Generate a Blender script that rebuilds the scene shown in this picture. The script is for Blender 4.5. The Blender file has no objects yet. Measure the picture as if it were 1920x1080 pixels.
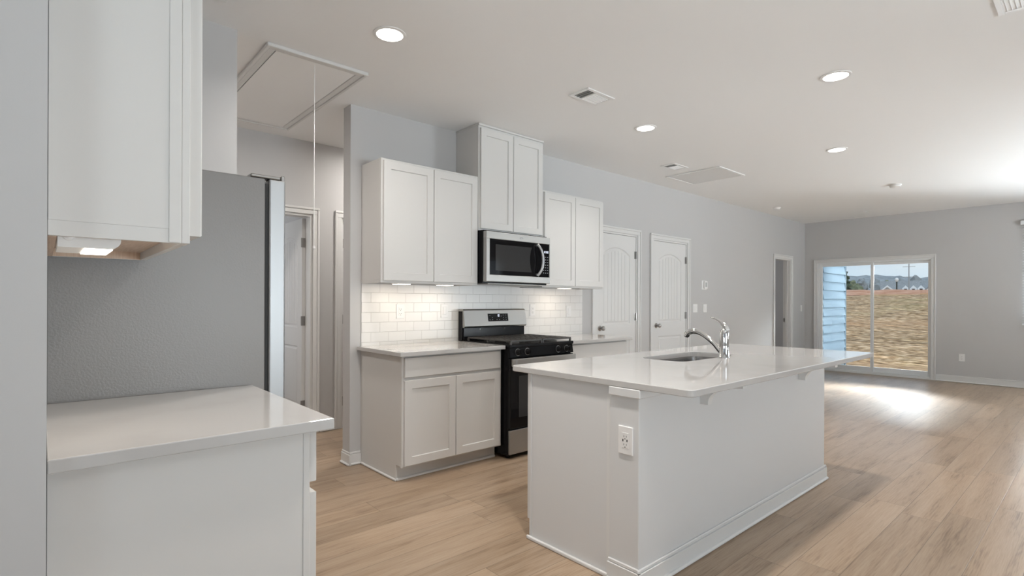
import bpy, bmesh, math, random
from mathutils import Vector, Matrix
R = math.radians
SC = bpy.context.scene
COL = SC.collection
random.seed(7)

# ------------------------------------------------------------------ camera
EYE = 1.2539
FPX = 993.45
cam_d = bpy.data.cameras.new('camera')
cam = bpy.data.objects.new('camera', cam_d)
COL.objects.link(cam)
SC.camera = cam
cam_d.sensor_fit = 'HORIZONTAL'
cam_d.sensor_width = 36.0
cam_d.lens = 36.0 * FPX / 1920.0
cam_d.shift_y = (565.14 - 540.0) / 1920.0
cam_d.clip_start = 0.05
cam_d.clip_end = 900
YAW = R(48.4255)                                   # the view axis, measured from +X towards +Y
_m = Matrix.Rotation(YAW - R(90), 4, 'Z') @ Matrix.Rotation(R(90), 4, 'X') @ Matrix.Rotation(0.0037, 4, 'Z')
_m.translation = (0, 0, EYE)
cam.matrix_world = _m

# ------------------------------------------------------------------ view, sky, daylight
SC.view_settings.view_transform = 'Standard'
SC.view_settings.look = 'None'
SC.view_settings.gamma = 1.0
SC.view_settings.exposure = 0.10
SC.view_settings.use_curve_mapping = False

world = bpy.data.worlds.new('sky')
SC.world = world
world.use_nodes = True
wn, wl = world.node_tree.nodes, world.node_tree.links
wn.clear()
w_out = wn.new('ShaderNodeOutputWorld')
w_bg = wn.new('ShaderNodeBackground')
w_tc = wn.new('ShaderNodeTexCoord')
w_sep = wn.new('ShaderNodeSeparateXYZ')
w_ramp = wn.new('ShaderNodeValToRGB')
w_map = wn.new('ShaderNodeMapping')
w_noise = wn.new('ShaderNodeTexNoise')
w_mix = wn.new('ShaderNodeMix')
w_mix.data_type = 'RGBA'
w_ramp.color_ramp.elements[0].position = 0.0
w_ramp.color_ramp.elements[0].color = (0.66, 0.82, 0.97, 1)
w_ramp.color_ramp.elements[1].position = 0.35
w_ramp.color_ramp.elements[1].color = (0.46, 0.66, 0.93, 1)
w_map.inputs['Scale'].default_value = (1.5, 1.5, 7.0)
w_noise.inputs['Scale'].default_value = 2.2
w_noise.inputs['Detail'].default_value = 5
wl.new(w_tc.outputs['Generated'], w_sep.inputs[0])
wl.new(w_sep.outputs['Z'], w_ramp.inputs[0])
wl.new(w_tc.outputs['Generated'], w_map.inputs[0])
wl.new(w_map.outputs[0], w_noise.inputs['Vector'])
w_r2 = wn.new('ShaderNodeValToRGB')
w_r2.color_ramp.elements[0].position = 0.45
w_r2.color_ramp.elements[1].position = 0.72
wl.new(w_noise.outputs['Fac'], w_r2.inputs[0])
wl.new(w_r2.outputs[0], w_mix.inputs['Factor'])
wl.new(w_ramp.outputs[0], w_mix.inputs['A'])
w_mix.inputs['B'].default_value = (0.80, 0.89, 0.97, 1)
wl.new(w_mix.outputs['Result'], w_bg.inputs['Color'])
w_bg.inputs['Strength'].default_value = 0.95
wl.new(w_bg.outputs[0], w_out.inputs[0])

sun_d = bpy.data.lights.new('sun', 'SUN')
sun_d.energy = 1.5
sun_d.angle = R(12)
sun_d.color = (1.0, 0.96, 0.9)
sun = bpy.data.objects.new('sun', sun_d)
COL.objects.link(sun)
sun.rotation_euler = (R(32), 0, R(-50))


def daylight(name, loc, rot, sx, sy, power, colr):
    d = bpy.data.lights.new(name, 'AREA')
    d.shape = 'RECTANGLE'
    d.size, d.size_y = sx, sy
    d.energy = power
    d.color = colr
    o = bpy.data.objects.new(name, d)
    COL.objects.link(o)
    o.location = loc
    o.rotation_euler = rot
    return o


XF_ = 10.98            # outer face of the far wall
DAY = (0.93, 0.965, 1.0)
FILL_TINT = (0.88, 0.94, 1.0)
# daylight coming in through the near window of the right-hand wall
daylight('daylight_window_near', (1.9, -3.36, 1.5), (R(90), 0, 0), 2.2, 1.4, 17, DAY)
# lamps added outside the windows, tilted up to brighten the ceiling
daylight('ceiling_fill_near', (1.9, -4.25, 0.75), (R(125), 0, 0), 3.2, 1.2, 300, FILL_TINT)
daylight('ceiling_fill_middle', (7.7, -4.25, 0.75), (R(125), 0, 0), 3.4, 1.2, 850, FILL_TINT)
daylight('ceiling_fill_far', (XF_ + 0.95, 0.04, 0.85), (0, R(122), 0), 1.2, 1.6, 300, FILL_TINT).data.spread = R(110)
daylight('ceiling_fill_back', (-3.55, -0.9, 0.75), (R(125), 0, R(-90)), 3.0, 1.2, 190, FILL_TINT)
# unseen lamp added above the sliding door to brighten the floor inside
daylight('floor_fill_patio', (XF_ + 0.75, 2.25, 2.9), (0, R(44), 0), 1.3, 0.9, 480, DAY).data.spread = R(66)
# fill lamps added in the rooms behind the hall door and the far doorway
daylight('fill_room_behind_hall', (0.36, 6.4, 1.5), (R(90), 0, R(-90)), 1.2, 1.4, 13, DAY)
daylight('fill_room_behind_doorway', (10.3, 7.3, 1.5), (R(-90), 0, 0), 1.6, 1.4, 22, DAY)

# ------------------------------------------------------------------ sizes of the place
CEIL = 2.754
YK = 3.841            # face of the kitchen wall
WT = 0.124            # wall thickness
XK0 = 1.757           # free end of the kitchen wall
XF = 10.84            # face of the far wall
YR = -3.2             # right-hand wall
XB = -2.5             # wall behind the viewpoint
YH = 5.01             # hall wall
CT = 0.905            # countertop height

# ------------------------------------------------------------------ materials
MATS = {}


def principled(name, colr, rough=0.5, metal=0.0, spec=0.5, coat=0.0):
    m = bpy.data.materials.new(name)
    m.use_nodes = True
    b = m.node_tree.nodes['Principled BSDF']
    b.inputs['Base Color'].default_value = (*colr, 1)
    b.inputs['Roughness'].default_value = rough
    b.inputs['Metallic'].default_value = metal
    b.inputs['Specular IOR Level'].default_value = spec
    b.inputs['Coat Weight'].default_value = coat
    b.inputs['Coat Roughness'].default_value = 0.05
    MATS[name] = m
    return m, b, m.node_tree.nodes, m.node_tree.links


def noise_bump(m, scale, strength, dist=0.002, detail=3, stretch=(1, 1, 1)):
    n, l = m.node_tree.nodes, m.node_tree.links
    b = n['Principled BSDF']
    tc = n.new('ShaderNodeTexCoord')
    mp = n.new('ShaderNodeMapping')
    mp.inputs['Scale'].default_value = stretch
    t = n.new('ShaderNodeTexNoise')
    t.inputs['Scale'].default_value = scale
    t.inputs['Detail'].default_value = detail
    bp = n.new('ShaderNodeBump')
    bp.inputs['Strength'].default_value = strength
    bp.inputs['Distance'].default_value = dist
    l.new(tc.outputs['Object'], mp.inputs[0])
    l.new(mp.outputs[0], t.inputs['Vector'])
    l.new(t.outputs['Fac'], bp.inputs['Height'])
    l.new(bp.outputs[0], b.inputs['Normal'])
    return t


def noise_tint(m, c0, c1, scale, detail=3, stretch=(1, 1, 1), lo=0.3, hi=0.7):
    n, l = m.node_tree.nodes, m.node_tree.links
    b = n['Principled BSDF']
    tc = n.new('ShaderNodeTexCoord')
    mp = n.new('ShaderNodeMapping')
    mp.inputs['Scale'].default_value = stretch
    t = n.new('ShaderNodeTexNoise')
    t.inputs['Scale'].default_value = scale
    t.inputs['Detail'].default_value = detail
    rp = n.new('ShaderNodeValToRGB')
    rp.color_ramp.elements[0].position = lo
    rp.color_ramp.elements[0].color = (*c0, 1)
    rp.color_ramp.elements[1].position = hi
    rp.color_ramp.elements[1].color = (*c1, 1)
    l.new(tc.outputs['Object'], mp.inputs[0])
    l.new(mp.outputs[0], t.inputs['Vector'])
    l.new(t.outputs['Fac'], rp.inputs[0])
    l.new(rp.outputs[0], b.inputs['Base Color'])
    return rp


wall_m = principled('wall_paint', (0.555, 0.548, 0.545), 0.55, 0, 0.3)[0]
noise_bump(wall_m, 260, 0.05, 0.001)
ceil_m = principled('ceiling_paint', (0.89, 0.885, 0.88), 0.8, 0, 0.2)[0]
noise_bump(ceil_m, 180, 0.08, 0.001)
cab_m = principled('cabinet_white', (0.67, 0.658, 0.64), 0.45, 0, 0.3)[0]
noise_bump(cab_m, 60, 0.015, 0.001)
trim_m = principled('trim_white', (0.72, 0.715, 0.705), 0.42, 0, 0.3)[0]
noise_bump(trim_m, 50, 0.015, 0.001)
plate_m = principled('plate_white', (0.84, 0.83, 0.82), 0.3)[0]
noise_bump(plate_m, 80, 0.01, 0.001)
vinyl_m = principled('vinyl_white', (0.78, 0.79, 0.79), 0.35)[0]
noise_bump(vinyl_m, 50, 0.01, 0.001)
island_m = principled('island_paint', (0.69, 0.69, 0.69), 0.5, 0, 0.35)[0]
noise_bump(island_m, 200, 0.04, 0.001)
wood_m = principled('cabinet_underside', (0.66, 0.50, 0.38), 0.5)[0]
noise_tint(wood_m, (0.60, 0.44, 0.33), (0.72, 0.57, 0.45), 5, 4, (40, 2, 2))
dark_m = principled('dark_gap', (0.02, 0.02, 0.02), 0.6)[0]
noise_bump(dark_m, 50, 0.02)
duct_m = principled('duct_grey', (0.20, 0.20, 0.19), 0.6)[0]
noise_bump(duct_m, 50, 0.02)

quartz_m = principled('quartz', (0.80, 0.785, 0.765), 0.05, 0, 0.5)[0]
noise_tint(quartz_m, (0.515, 0.503, 0.492), (0.54, 0.53, 0.52), 3.0, 8, (1, 1, 1), 0.38, 0.5)


def steel(name, colr, rough, stretch):
    m, b, n, l = principled(name, colr, rough, 1.0)
    noise_bump(m, 30, 0.05, 0.0006, 3, stretch)
    return m


steel_m = steel('stainless_steel', (0.42, 0.413, 0.40), 0.45, (1, 1, 60))
steel_v = steel('stainless_steel_door', (0.40, 0.405, 0.41), 0.42, (60, 60, 1))
sink_m = steel('sink_steel', (0.36, 0.355, 0.35), 0.25, (1, 40, 1))
chrome_m = principled('chrome', (0.80, 0.80, 0.80), 0.06, 1.0)[0]
nickel_m = principled('satin_nickel', (0.36, 0.345, 0.33), 0.3, 1.0)[0]
noise_bump(nickel_m, 40, 0.02)
black_m = principled('black_enamel', (0.008, 0.008, 0.009), 0.2, 0, 0.18)[0]
noise_bump(black_m, 40, 0.01)
blackglass_m = principled('black_glass', (0.006, 0.006, 0.007), 0.04, 0, 0.25)[0]
noise_bump(blackglass_m, 8, 0.004)
window_mesh_m = principled('oven_window', (0.04, 0.04, 0.041), 0.06, 0, 0.3)[0]
noise_bump(window_mesh_m, 8, 0.004)
iron_m = principled('cast_iron', (0.045, 0.042, 0.040), 0.42)[0]
noise_bump(iron_m, 250, 0.15, 0.001)
legend_m = principled('legend_grey', (0.38, 0.39, 0.41), 0.4)[0]
noise_bump(legend_m, 50, 0.01)

fr_m, fr_b, fr_n, fr_l = principled('fridge_side_grey', (0.235, 0.225, 0.22), 0.36, 0.0, 0.6)
noise_bump(fr_m, 150, 0.35, 0.002, 4)


def emit(name, colr, strength):
    m = bpy.data.materials.new(name)
    m.use_nodes = True
    n, l = m.node_tree.nodes, m.node_tree.links
    n.clear()
    e = n.new('ShaderNodeEmission')
    o = n.new('ShaderNodeOutputMaterial')
    e.inputs['Color'].default_value = (*colr, 1)
    e.inputs['Strength'].default_value = strength
    l.new(e.outputs[0], o.inputs[0])
    MATS[name] = m
    return m


lens_m = emit('lamp_lens', (1.0, 0.95, 0.87), 5.0)
ulens_m = emit('undercabinet_lens', (1.0, 0.90, 0.76), 6.0)
digit_m = emit('display_digits', (0.80, 0.86, 1.0), 1.6)


def thin_glass(name):
    m = bpy.data.materials.new(name)
    m.use_nodes = True
    n, l = m.node_tree.nodes, m.node_tree.links
    n.clear()
    o = n.new('ShaderNodeOutputMaterial')
    t = n.new('ShaderNodeBsdfTransparent')
    g = n.new('ShaderNodeBsdfGlossy')
    f = n.new('ShaderNodeFresnel')
    mx = n.new('ShaderNodeMixShader')
    t.inputs['Color'].default_value = (0.95, 0.965, 0.96, 1)
    g.inputs['Roughness'].default_value = 0.01
    f.inputs['IOR'].default_value = 1.45
    l.new(f.outputs[0], mx.inputs[0])
    l.new(t.outputs[0], mx.inputs[1])
    l.new(g.outputs[0], mx.inputs[2])
    l.new(mx.outputs[0], o.inputs[0])
    MATS[name] = m
    return m


glass_m = thin_glass('window_glass')

# --- oak plank floor: planks run along X, every row shifted by its own amount
fl_m, fl_b, n, l = principled('oak_planks', (0.45, 0.32, 0.21), 0.30, 0, 0.5)
PW, PL = 0.187, 1.22


def math_node(op, a=None, b=None):
    k = n.new('ShaderNodeMath')
    k.operation = op
    for i, v in enumerate((a, b)):
        if v is None:
            continue
        if isinstance(v, (int, float)):
            k.inputs[i].default_value = v
        else:
            l.new(v, k.inputs[i])
    return k.outputs[0]


tc = n.new('ShaderNodeTexCoord')
sp = n.new('ShaderNodeSeparateXYZ')
l.new(tc.outputs['Object'], sp.inputs[0])
yv = math_node('DIVIDE', math_node('ADD', sp.outputs['Y'], 5.0 * 1.0 - 0.634 + 0.610), PW)
row = math_node('FLOOR', yv)
wn1 = n.new('ShaderNodeTexWhiteNoise')
wn1.noise_dimensions = '1D'
l.new(row, wn1.inputs['W'])
xv = math_node('ADD', math_node('DIVIDE', math_node('ADD', sp.outputs['X'], 10.0), PL), wn1.outputs['Value'])
pid = math_node('FLOOR', xv)
cmb = n.new('ShaderNodeCombineXYZ')
l.new(row, cmb.inputs[0])
l.new(pid, cmb.inputs[1])
wn2 = n.new('ShaderNodeTexWhiteNoise')
wn2.noise_dimensions = '3D'
l.new(cmb.outputs[0], wn2.inputs['Vector'])
# joints
fy = math_node('FRACT', yv)
fx = math_node('FRACT', xv)
ey = math_node('MULTIPLY', math_node('MINIMUM', fy, math_node('SUBTRACT', 1.0, fy)), PW)
ex = math_node('MULTIPLY', math_node('MINIMUM', fx, math_node('SUBTRACT', 1.0, fx)), PL)
edge = math_node('MINIMUM', ex, ey)
jr = n.new('ShaderNodeMapRange')
jr.inputs['From Min'].default_value = 0.0006
jr.inputs['From Max'].default_value = 0.0022
l.new(edge, jr.inputs['Value'])
# grain, shifted per plank
vadd = n.new('ShaderNodeVectorMath')
vadd.operation = 'ADD'
vsc = n.new('ShaderNodeVectorMath')
vsc.operation = 'SCALE'
vsc.inputs['Scale'].default_value = 40.0
l.new(wn2.outputs['Color'], vsc.inputs[0])
l.new(tc.outputs['Object'], vadd.inputs[0])
l.new(vsc.outputs[0], vadd.inputs[1])


def grain(scale, stretch, detail, dist):
    mp = n.new('ShaderNodeMapping')
    mp.inputs['Scale'].default_value = stretch
    t = n.new('ShaderNodeTexNoise')
    t.inputs['Scale'].default_value = scale
    t.inputs['Detail'].default_value = detail
    t.inputs['Distortion'].default_value = dist
    l.new(vadd.outputs[0], mp.inputs[0])
    l.new(mp.outputs[0], t.inputs['Vector'])
    return t.outputs['Fac']


g1 = grain(1.6, (0.8, 10, 1), 6, 0.45)
g2 = grain(5, (1.5, 34, 1), 4, 0.3)
g3 = grain(3.8, (1.0, 7.0, 1), 4, 0.9)
rp = n.new('ShaderNodeValToRGB')
e = rp.color_ramp.elements
e[0].position, e[0].color = 0.32, (0.20, 0.133, 0.085, 1)
e[1].position, e[1].color = 0.62, (0.43, 0.325, 0.232, 1)
k = rp.color_ramp.elements.new(0.45)
k.color = (0.36, 0.257, 0.172, 1)
gsum = math_node('ADD', math_node('MULTIPLY', g1, 0.55), math_node('MULTIPLY', g2, 0.45))
l.new(gsum, rp.inputs[0])
kn = n.new('ShaderNodeMapRange')
kn.inputs['From Min'].default_value = 0.66
kn.inputs['From Max'].default_value = 0.78
kn.inputs['To Min'].default_value = 1.0
kn.inputs['To Max'].default_value = 0.80
l.new(g3, kn.inputs['Value'])
tone = n.new('ShaderNodeMapRange')
tone.inputs['To Min'].default_value = 0.86
tone.inputs['To Max'].default_value = 1.10
l.new(wn2.outputs['Value'], tone.inputs['Value'])
jm = n.new('ShaderNodeMapRange')
jm.inputs['To Min'].default_value = 0.5
jm.inputs['To Max'].default_value = 1.0
l.new(jr.outputs[0], jm.inputs['Value'])
fac = math_node('MULTIPLY', math_node('MULTIPLY', tone.outputs[0], kn.outputs[0]), jm.outputs[0])
vm = n.new('ShaderNodeVectorMath')
vm.operation = 'SCALE'
l.new(rp.outputs[0], vm.inputs[0])
l.new(fac, vm.inputs['Scale'])
l.new(vm.outputs[0], fl_b.inputs['Base Color'])
bp = n.new('ShaderNodeBump')
bp.inputs['Strength'].default_value = 0.25
bp.inputs['Distance'].default_value = 0.0012
hsum = math_node('ADD', math_node('MULTIPLY', g2, 0.25), jr.outputs[0])
l.new(hsum, bp.inputs['Height'])
l.new(bp.outputs[0], fl_b.inputs['Normal'])

# --- white subway tile (running bond on the XZ plane)
ti_m, ti_b, n, l = principled('subway_tile', (0.80, 0.785, 0.765), 0.28, 0, 0.5)
tc = n.new('ShaderNodeTexCoord')
sp = n.new('ShaderNodeSeparateXYZ')
cb = n.new('ShaderNodeCombineXYZ')
l.new(tc.outputs['Object'], sp.inputs[0])
l.new(sp.outputs['X'], cb.inputs[0])
l.new(sp.outputs['Z'], cb.inputs[1])
bk = n.new('ShaderNodeTexBrick')
bk.offset = 0.5
bk.inputs['Scale'].default_value = 1.0
bk.inputs['Brick Width'].default_value = 0.154
bk.inputs['Row Height'].default_value = 0.0775
bk.inputs['Mortar Size'].default_value = 0.0022
bk.inputs['Mortar Smooth'].default_value = 0.35
bk.inputs['Color1'].default_value = (0.79, 0.775, 0.755, 1)
bk.inputs['Color2'].default_value = (0.82, 0.805, 0.785, 1)
bk.inputs['Mortar'].default_value = (0.66, 0.64, 0.62, 1)
l.new(cb.outputs[0], bk.inputs['Vector'])
l.new(bk.outputs['Color'], ti_b.inputs['Base Color'])
bp = n.new('ShaderNodeBump')
bp.invert = True
bp.inputs['Strength'].default_value = 0.9
bp.inputs['Distance'].default_value = 0.002
l.new(bk.outputs['Fac'], bp.inputs['Height'])
l.new(bp.outputs[0], ti_b.inputs['Normal'])

# --- outdoors
siding_m = principled('blue_siding', (0.37, 0.50, 0.60), 0.6)[0]
noise_bump(siding_m, 30, 0.1, 0.002, 3, (1, 1, 12))
soil_m, so_b, n, l = principled('straw_and_clay', (0.5, 0.4, 0.28), 0.95, 0, 0.1)
tc = n.new('ShaderNodeTexCoord')


def snoise(scale, stretch, detail):
    mp = n.new('ShaderNodeMapping')
    mp.inputs['Scale'].default_value = stretch
    t = n.new('ShaderNodeTexNoise')
    t.inputs['Scale'].default_value = scale
    t.inputs['Detail'].default_value = detail
    l.new(tc.outputs['Object'], mp.inputs[0])
    l.new(mp.outputs[0], t.inputs['Vector'])
    return t.outputs['Fac']


def ramp(src, stops):
    r = n.new('ShaderNodeValToRGB')
    while len(r.color_ramp.elements) < len(stops):
        r.color_ramp.elements.new(0.5)
    for el, (p, c) in zip(r.color_ramp.elements, stops):
        el.position = p
        el.color = (*c, 1)
    l.new(src, r.inputs[0])
    return r.outputs[0]


straw = ramp(snoise(6.5, (1.4, 0.8, 1), 9), [(0.30, (0.17, 0.095, 0.045)), (0.45, (0.39, 0.25, 0.135)), (0.55, (0.55, 0.375, 0.22)), (0.70, (0.74, 0.55, 0.37))])
clay_f = ramp(snoise(0.16, (1.6, 0.35, 1), 6), [(0.52, (0, 0, 0)), (0.66, (1, 1, 1))])
grass_f = ramp(snoise(0.35, (1, 0.8, 1), 6), [(0.55, (0, 0, 0)), (0.70, (0.4, 0.4, 0.4))])
mx1 = n.new('ShaderNodeMix')
mx1.data_type = 'RGBA'
l.new(grass_f, mx1.inputs['Factor'])
l.new(straw, mx1.inputs['A'])
mx1.inputs['B'].default_value = (0.36, 0.32, 0.13, 1)
mx2 = n.new('ShaderNodeMix')
mx2.data_type = 'RGBA'
l.new(clay_f, mx2.inputs['Factor'])
l.new(mx1.outputs['Result'], mx2.inputs['A'])
mx2.inputs['B'].default_value = (0.60, 0.34, 0.18, 1)
# patchy tone
tone = n.new('ShaderNodeMapRange')
tone.inputs['From Min'].default_value = 0.3
tone.inputs['From Max'].default_value = 0.7
tone.inputs['To Min'].default_value = 0.42
tone.inputs['To Max'].default_value = 1.40
l.new(snoise(3.5, (2.5, 0.5, 1), 5), tone.inputs['Value'])
vm = n.new('ShaderNodeVectorMath')
vm.operation = 'SCALE'
l.new(mx2.outputs['Result'], vm.inputs[0])
l.new(tone.outputs[0], vm.inputs['Scale'])
l.new(vm.outputs[0], so_b.inputs['Base Color'])
clay_m = principled('red_clay', (0.50, 0.24, 0.13), 0.95, 0, 0.1)[0]
noise_tint(clay_m, (0.40, 0.17, 0.09), (0.66, 0.42, 0.30), 2.5, 6, (1, 0.5, 1))
leaf_m = principled('grey_green_foliage', (0.11, 0.14, 0.09), 0.9, 0, 0.1)[0]
noise_tint(leaf_m, (0.10, 0.12, 0.075), (0.25, 0.27, 0.17), 1.5, 6)
bare_m = principled('hazy_winter_woods', (0.26, 0.27, 0.29), 0.95, 0, 0.1)[0]
noise_tint(bare_m, (0.20, 0.225, 0.24), (0.32, 0.345, 0.36), 0.4, 6)  # blue-grey haze of the distance is put into this colour
cedar_m = principled('dark_evergreen', (0.045, 0.07, 0.05), 0.9, 0, 0.1)[0]
noise_tint(cedar_m, (0.03, 0.05, 0.035), (0.12, 0.15, 0.10), 3, 5)
bark_m = principled('bark', (0.16, 0.13, 0.11), 0.9)[0]
noise_bump(bark_m, 20, 0.4, 0.02)
roof_m = principled('grey_shingles', (0.24, 0.255, 0.265), 0.9)[0]
noise_tint(roof_m, (0.20, 0.215, 0.225), (0.30, 0.315, 0.325), 4, 4)
roofb_m = principled('brown_shingles', (0.27, 0.22, 0.19), 0.9)[0]
noise_tint(roofb_m, (0.22, 0.18, 0.155), (0.33, 0.27, 0.235), 4, 4)
house_m = principled('white_house_siding', (0.82, 0.84, 0.86), 0.6)[0]
noise_bump(house_m, 4, 0.05)
metal_m = principled('dark_post_metal', (0.05, 0.055, 0.05), 0.5)[0]
noise_bump(metal_m, 30, 0.05)
pole_m = principled('weathered_pole', (0.36, 0.36, 0.37), 0.8)[0]
noise_bump(pole_m, 10, 0.1)
globe_m = principled('white_globe', (0.88, 0.89, 0.9), 0.3)[0]
noise_bump(globe_m, 10, 0.01)
slat_m = principled('blind_slat', (0.82, 0.83, 0.84), 0.45)[0]
noise_bump(slat_m, 20, 0.01)


# ------------------------------------------------------------------ mesh builder
class MB:
    def __init__(self):
        self.bm = bmesh.new()

    def box(self, x0, x1, y0, y1, z0, z1, b=0.0, seg=1):
        bm = self.bm
        v = [bm.verts.new((x, y, z)) for z in (z0, z1) for y in (y0, y1) for x in (x0, x1)]
        f = [bm.faces.new([v[i] for i in q]) for q in ((0, 2, 3, 1), (4, 5, 7, 6), (0, 1, 5, 4), (2, 6, 7, 3), (0, 4, 6, 2), (1, 3, 7, 5))]
        if b > 0:
            ed = list({e_ for k_ in f for e_ in k_.edges})
            bmesh.ops.bevel(bm, geom=ed, offset=b, segments=seg, profile=0.5, affect='EDGES', clamp_overlap=True)
        return self

    def poly_prism(self, pts, f0, f1):
        """pts in 2-D; f0/f1 map (a, b) to the near and the far 3-D outline"""
        bm = self.bm
        a = [bm.verts.new(f0(*p)) for p in pts]
        b = [bm.verts.new(f1(*p)) for p in pts]
        bm.faces.new(a)
        bm.faces.new(b[::-1])
        k_ = len(pts)
        for i in range(k_):
            bm.faces.new((a[i], b[i], b[(i + 1) % k_], a[(i + 1) % k_]))
        return self

    def loops(self, rings, close_first=True, close_last=True):
        bm = self.bm
        vs = [[bm.verts.new(p) for p in r_] for r_ in rings]
        for a, b in zip(vs, vs[1:]):
            k_ = len(a)
            for i in range(k_):
                bm.faces.new((a[i], a[(i + 1) % k_], b[(i + 1) % k_], b[i]))
        if close_first:
            bm.faces.new(vs[0][::-1])
        if close_last:
            bm.faces.new(vs[-1])
        return self

    def tube(self, pts, rad, seg=14, sx=1.0):
        pts = [Vector(p) for p in pts]
        if isinstance(rad, (int, float)):
            rad = [rad] * len(pts)
        rings = []
        up = None
        for i, p in enumerate(pts):
            t = (pts[min(i + 1, len(pts) - 1)] - pts[max(i - 1, 0)]).normalized()
            if up is None:
                up = Vector((0, 0, 1)) if abs(t.z) < 0.9 else Vector((1, 0, 0))
            side = t.cross(up).normalized()
            up = side.cross(t).normalized()
            rings.append([p + (side * math.cos(q) * sx + up * math.sin(q)) * rad[i] for q in (2 * math.pi * j / seg for j in range(seg))])
        return self.loops(rings)

    def lathe(self, prof, c, axis='z', seg=24):
        rings = []
        for r_, h in prof:
            ring = []
            for j in range(seg):
                q = 2 * math.pi * j / seg
                a, b = r_ * math.cos(q), r_ * math.sin(q)
                ring.append({'z': (c[0] + a, c[1] + b, c[2] + h), 'y': (c[0] + a, c[1] + h, c[2] + b), 'x': (c[0] + h, c[1] + a, c[2] + b)}[axis])
            rings.append(ring)
        return self.loops(rings)

    def shaker(self, M, u0, u1, v0, v1, w0, w1, fr=0.057, dp=0.009):
        """a frame-and-panel door or a slab (fr=0): w runs outwards"""
        def rect(d, w):
            return [M(u0 + d, v0 + d, w), M(u1 - d, v0 + d, w), M(u1 - d, v1 - d, w), M(u0 + d, v1 - d, w)]
        c = 0.0025
        rings = [rect(0, w0), rect(0, w1 - c), rect(c, w1)]
        if fr > 0:
            rings += [rect(fr, w1), rect(fr + 0.004, w1 - dp)]
        return self.loops(rings)

    def build(self, name, mat, parent=None, smooth=False, loc=None):
        bm = self.bm
        bmesh.ops.recalc_face_normals(bm, faces=bm.faces)
        off = Vector((0, 0, 0))
        p = parent
        while p is not None:
            off += p.location
            p = p.parent
        if parent is None and loc is not None:
            off = Vector(loc)
        for v in bm.verts:
            v.co -= off
        me = bpy.data.meshes.new(name)
        bm.to_mesh(me)
        bm.free()
        for m in (mat if isinstance(mat, (list, tuple)) else [mat]):
            me.materials.append(m)
        if smooth:
            for p_ in me.polygons:
                p_.use_smooth = True
            me.set_sharp_from_angle(angle=R(38))
        o = bpy.data.objects.new(name, me)
        COL.objects.link(o)
        if parent is not None:
            o.parent = parent
        elif loc is not None:
            o.location = loc
        return o


def thing(name, label, cat, loc, group=None):
    o = bpy.data.objects.new(name, None)
    o.empty_display_size = 0.1
    COL.objects.link(o)
    o.location = loc
    o['label'], o['category'] = label, cat
    if group:
        o['group'] = group
    return o


def tag(o, label, cat, group=None, kind=None):
    o['label'], o['category'] = label, cat
    if group:
        o['group'] = group
    if kind:
        o['kind'] = kind
    return o


def struct(name, mb, mat, loc=None, label=None, smooth=False):
    o = mb.build(name, mat, None, smooth, loc)
    o['kind'] = 'structure'
    if label:
        o['label'] = label
    return o


def sroot(name, loc, label=None):
    o = bpy.data.objects.new(name, None)
    COL.objects.link(o)
    o.location = loc
    o['kind'] = 'structure'
    if label:
        o['label'] = label
    return o


# ------------------------------------------------------------------ the shell
E0 = 0.0


def wall_x(name, y0, y1, x0, x1, holes, label=None):
    """a wall along X with (x0, x1, z0, z1) openings"""
    m = MB()
    xs = x0
    for (a, b, c, d) in sorted(holes):
        m.box(xs, a, y0, y1, 0, CEIL)
        if c > 0:
            m.box(a, b, y0, y1, 0, c)
        m.box(a, b, y0, y1, d, CEIL)
        xs = b
    m.box(xs, x1, y0, y1, 0, CEIL)
    return struct(name, m, wall_m, label=label)


def wall_y(name, x0, x1, y0, y1, holes, label=None):
    m = MB()
    ys = y0
    for (a, b, c, d) in sorted(holes):
        m.box(x0, x1, ys, a, 0, CEIL)
        if c > 0:
            m.box(x0, x1, a, b, 0, c)
        m.box(x0, x1, a, b, d, CEIL)
        ys = b
    m.box(x0, x1, ys, y1, 0, CEIL)
    return struct(name, m, wall_m, label=label)


m = MB()
m.box(XB - 0.15, XF + 0.14, YR - 0.15, 3.6, -0.06, 0)
m.box(XB - 0.15, 12.2, 3.6, 7.6, -0.06, 0)
struct('floor', m, fl_m, label='oak plank floor running through kitchen, hall and living room')
m = MB()
m.box(XB - 0.15, XF + 0.14, YR - 0.15, 3.6, CEIL, CEIL + 0.1)
m.box(XB - 0.15, 12.2, 3.6, 7.6, CEIL, CEIL + 0.1)
struct('ceiling', m, ceil_m, label='flat white ceiling')

DA = (4.66, 5.455, 0.0, 2.068)       # closed door beside the wall cabinets
DB = (5.79, 6.612, 0.0, 2.058)       # second closed door
DC = (9.476, 10.169, 0.0, 2.03)      # open doorway near the far corner
wall_x('wall_kitchen', YK, YK + WT, XK0, XF + 0.14, [DA, DB, DC], 'long grey wall behind the range and cabinets')
SD = (1.925, 3.615, 0.0, 1.99)        # sliding patio door
WF = (-0.75, 0.835, 0.95, 2.45)      # window at the right end of the far wall
wall_y('wall_far', XF, XF + 0.14, YR - 0.15, YK, [SD, WF], 'grey far wall with the sliding patio door')
W2 = (0.75, 3.05, 0.75, 2.3)
W3 = (6.85, 8.6, 0.85, 2.3)
wall_x('wall_right', YR - 0.15, YR, XB - 0.15, XF, [W2, W3], 'grey wall opposite the kitchen')
W4 = (-1.95, 0.15, 0.75, 2.3)
wall_y('wall_back', XB - 0.15, XB, YR, 1.5, [W4], 'grey wall behind the viewpoint')
m = MB()
m.box(XB - 0.15, 0.008, 1.497, 3.33, 0, CEIL)
struct('wall_left', m, wall_m, label='grey wall end at the left edge beside the cabinets')
m = MB()
m.box(0.008, 0.806, 3.212, 3.33, 0, CEIL)
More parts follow.
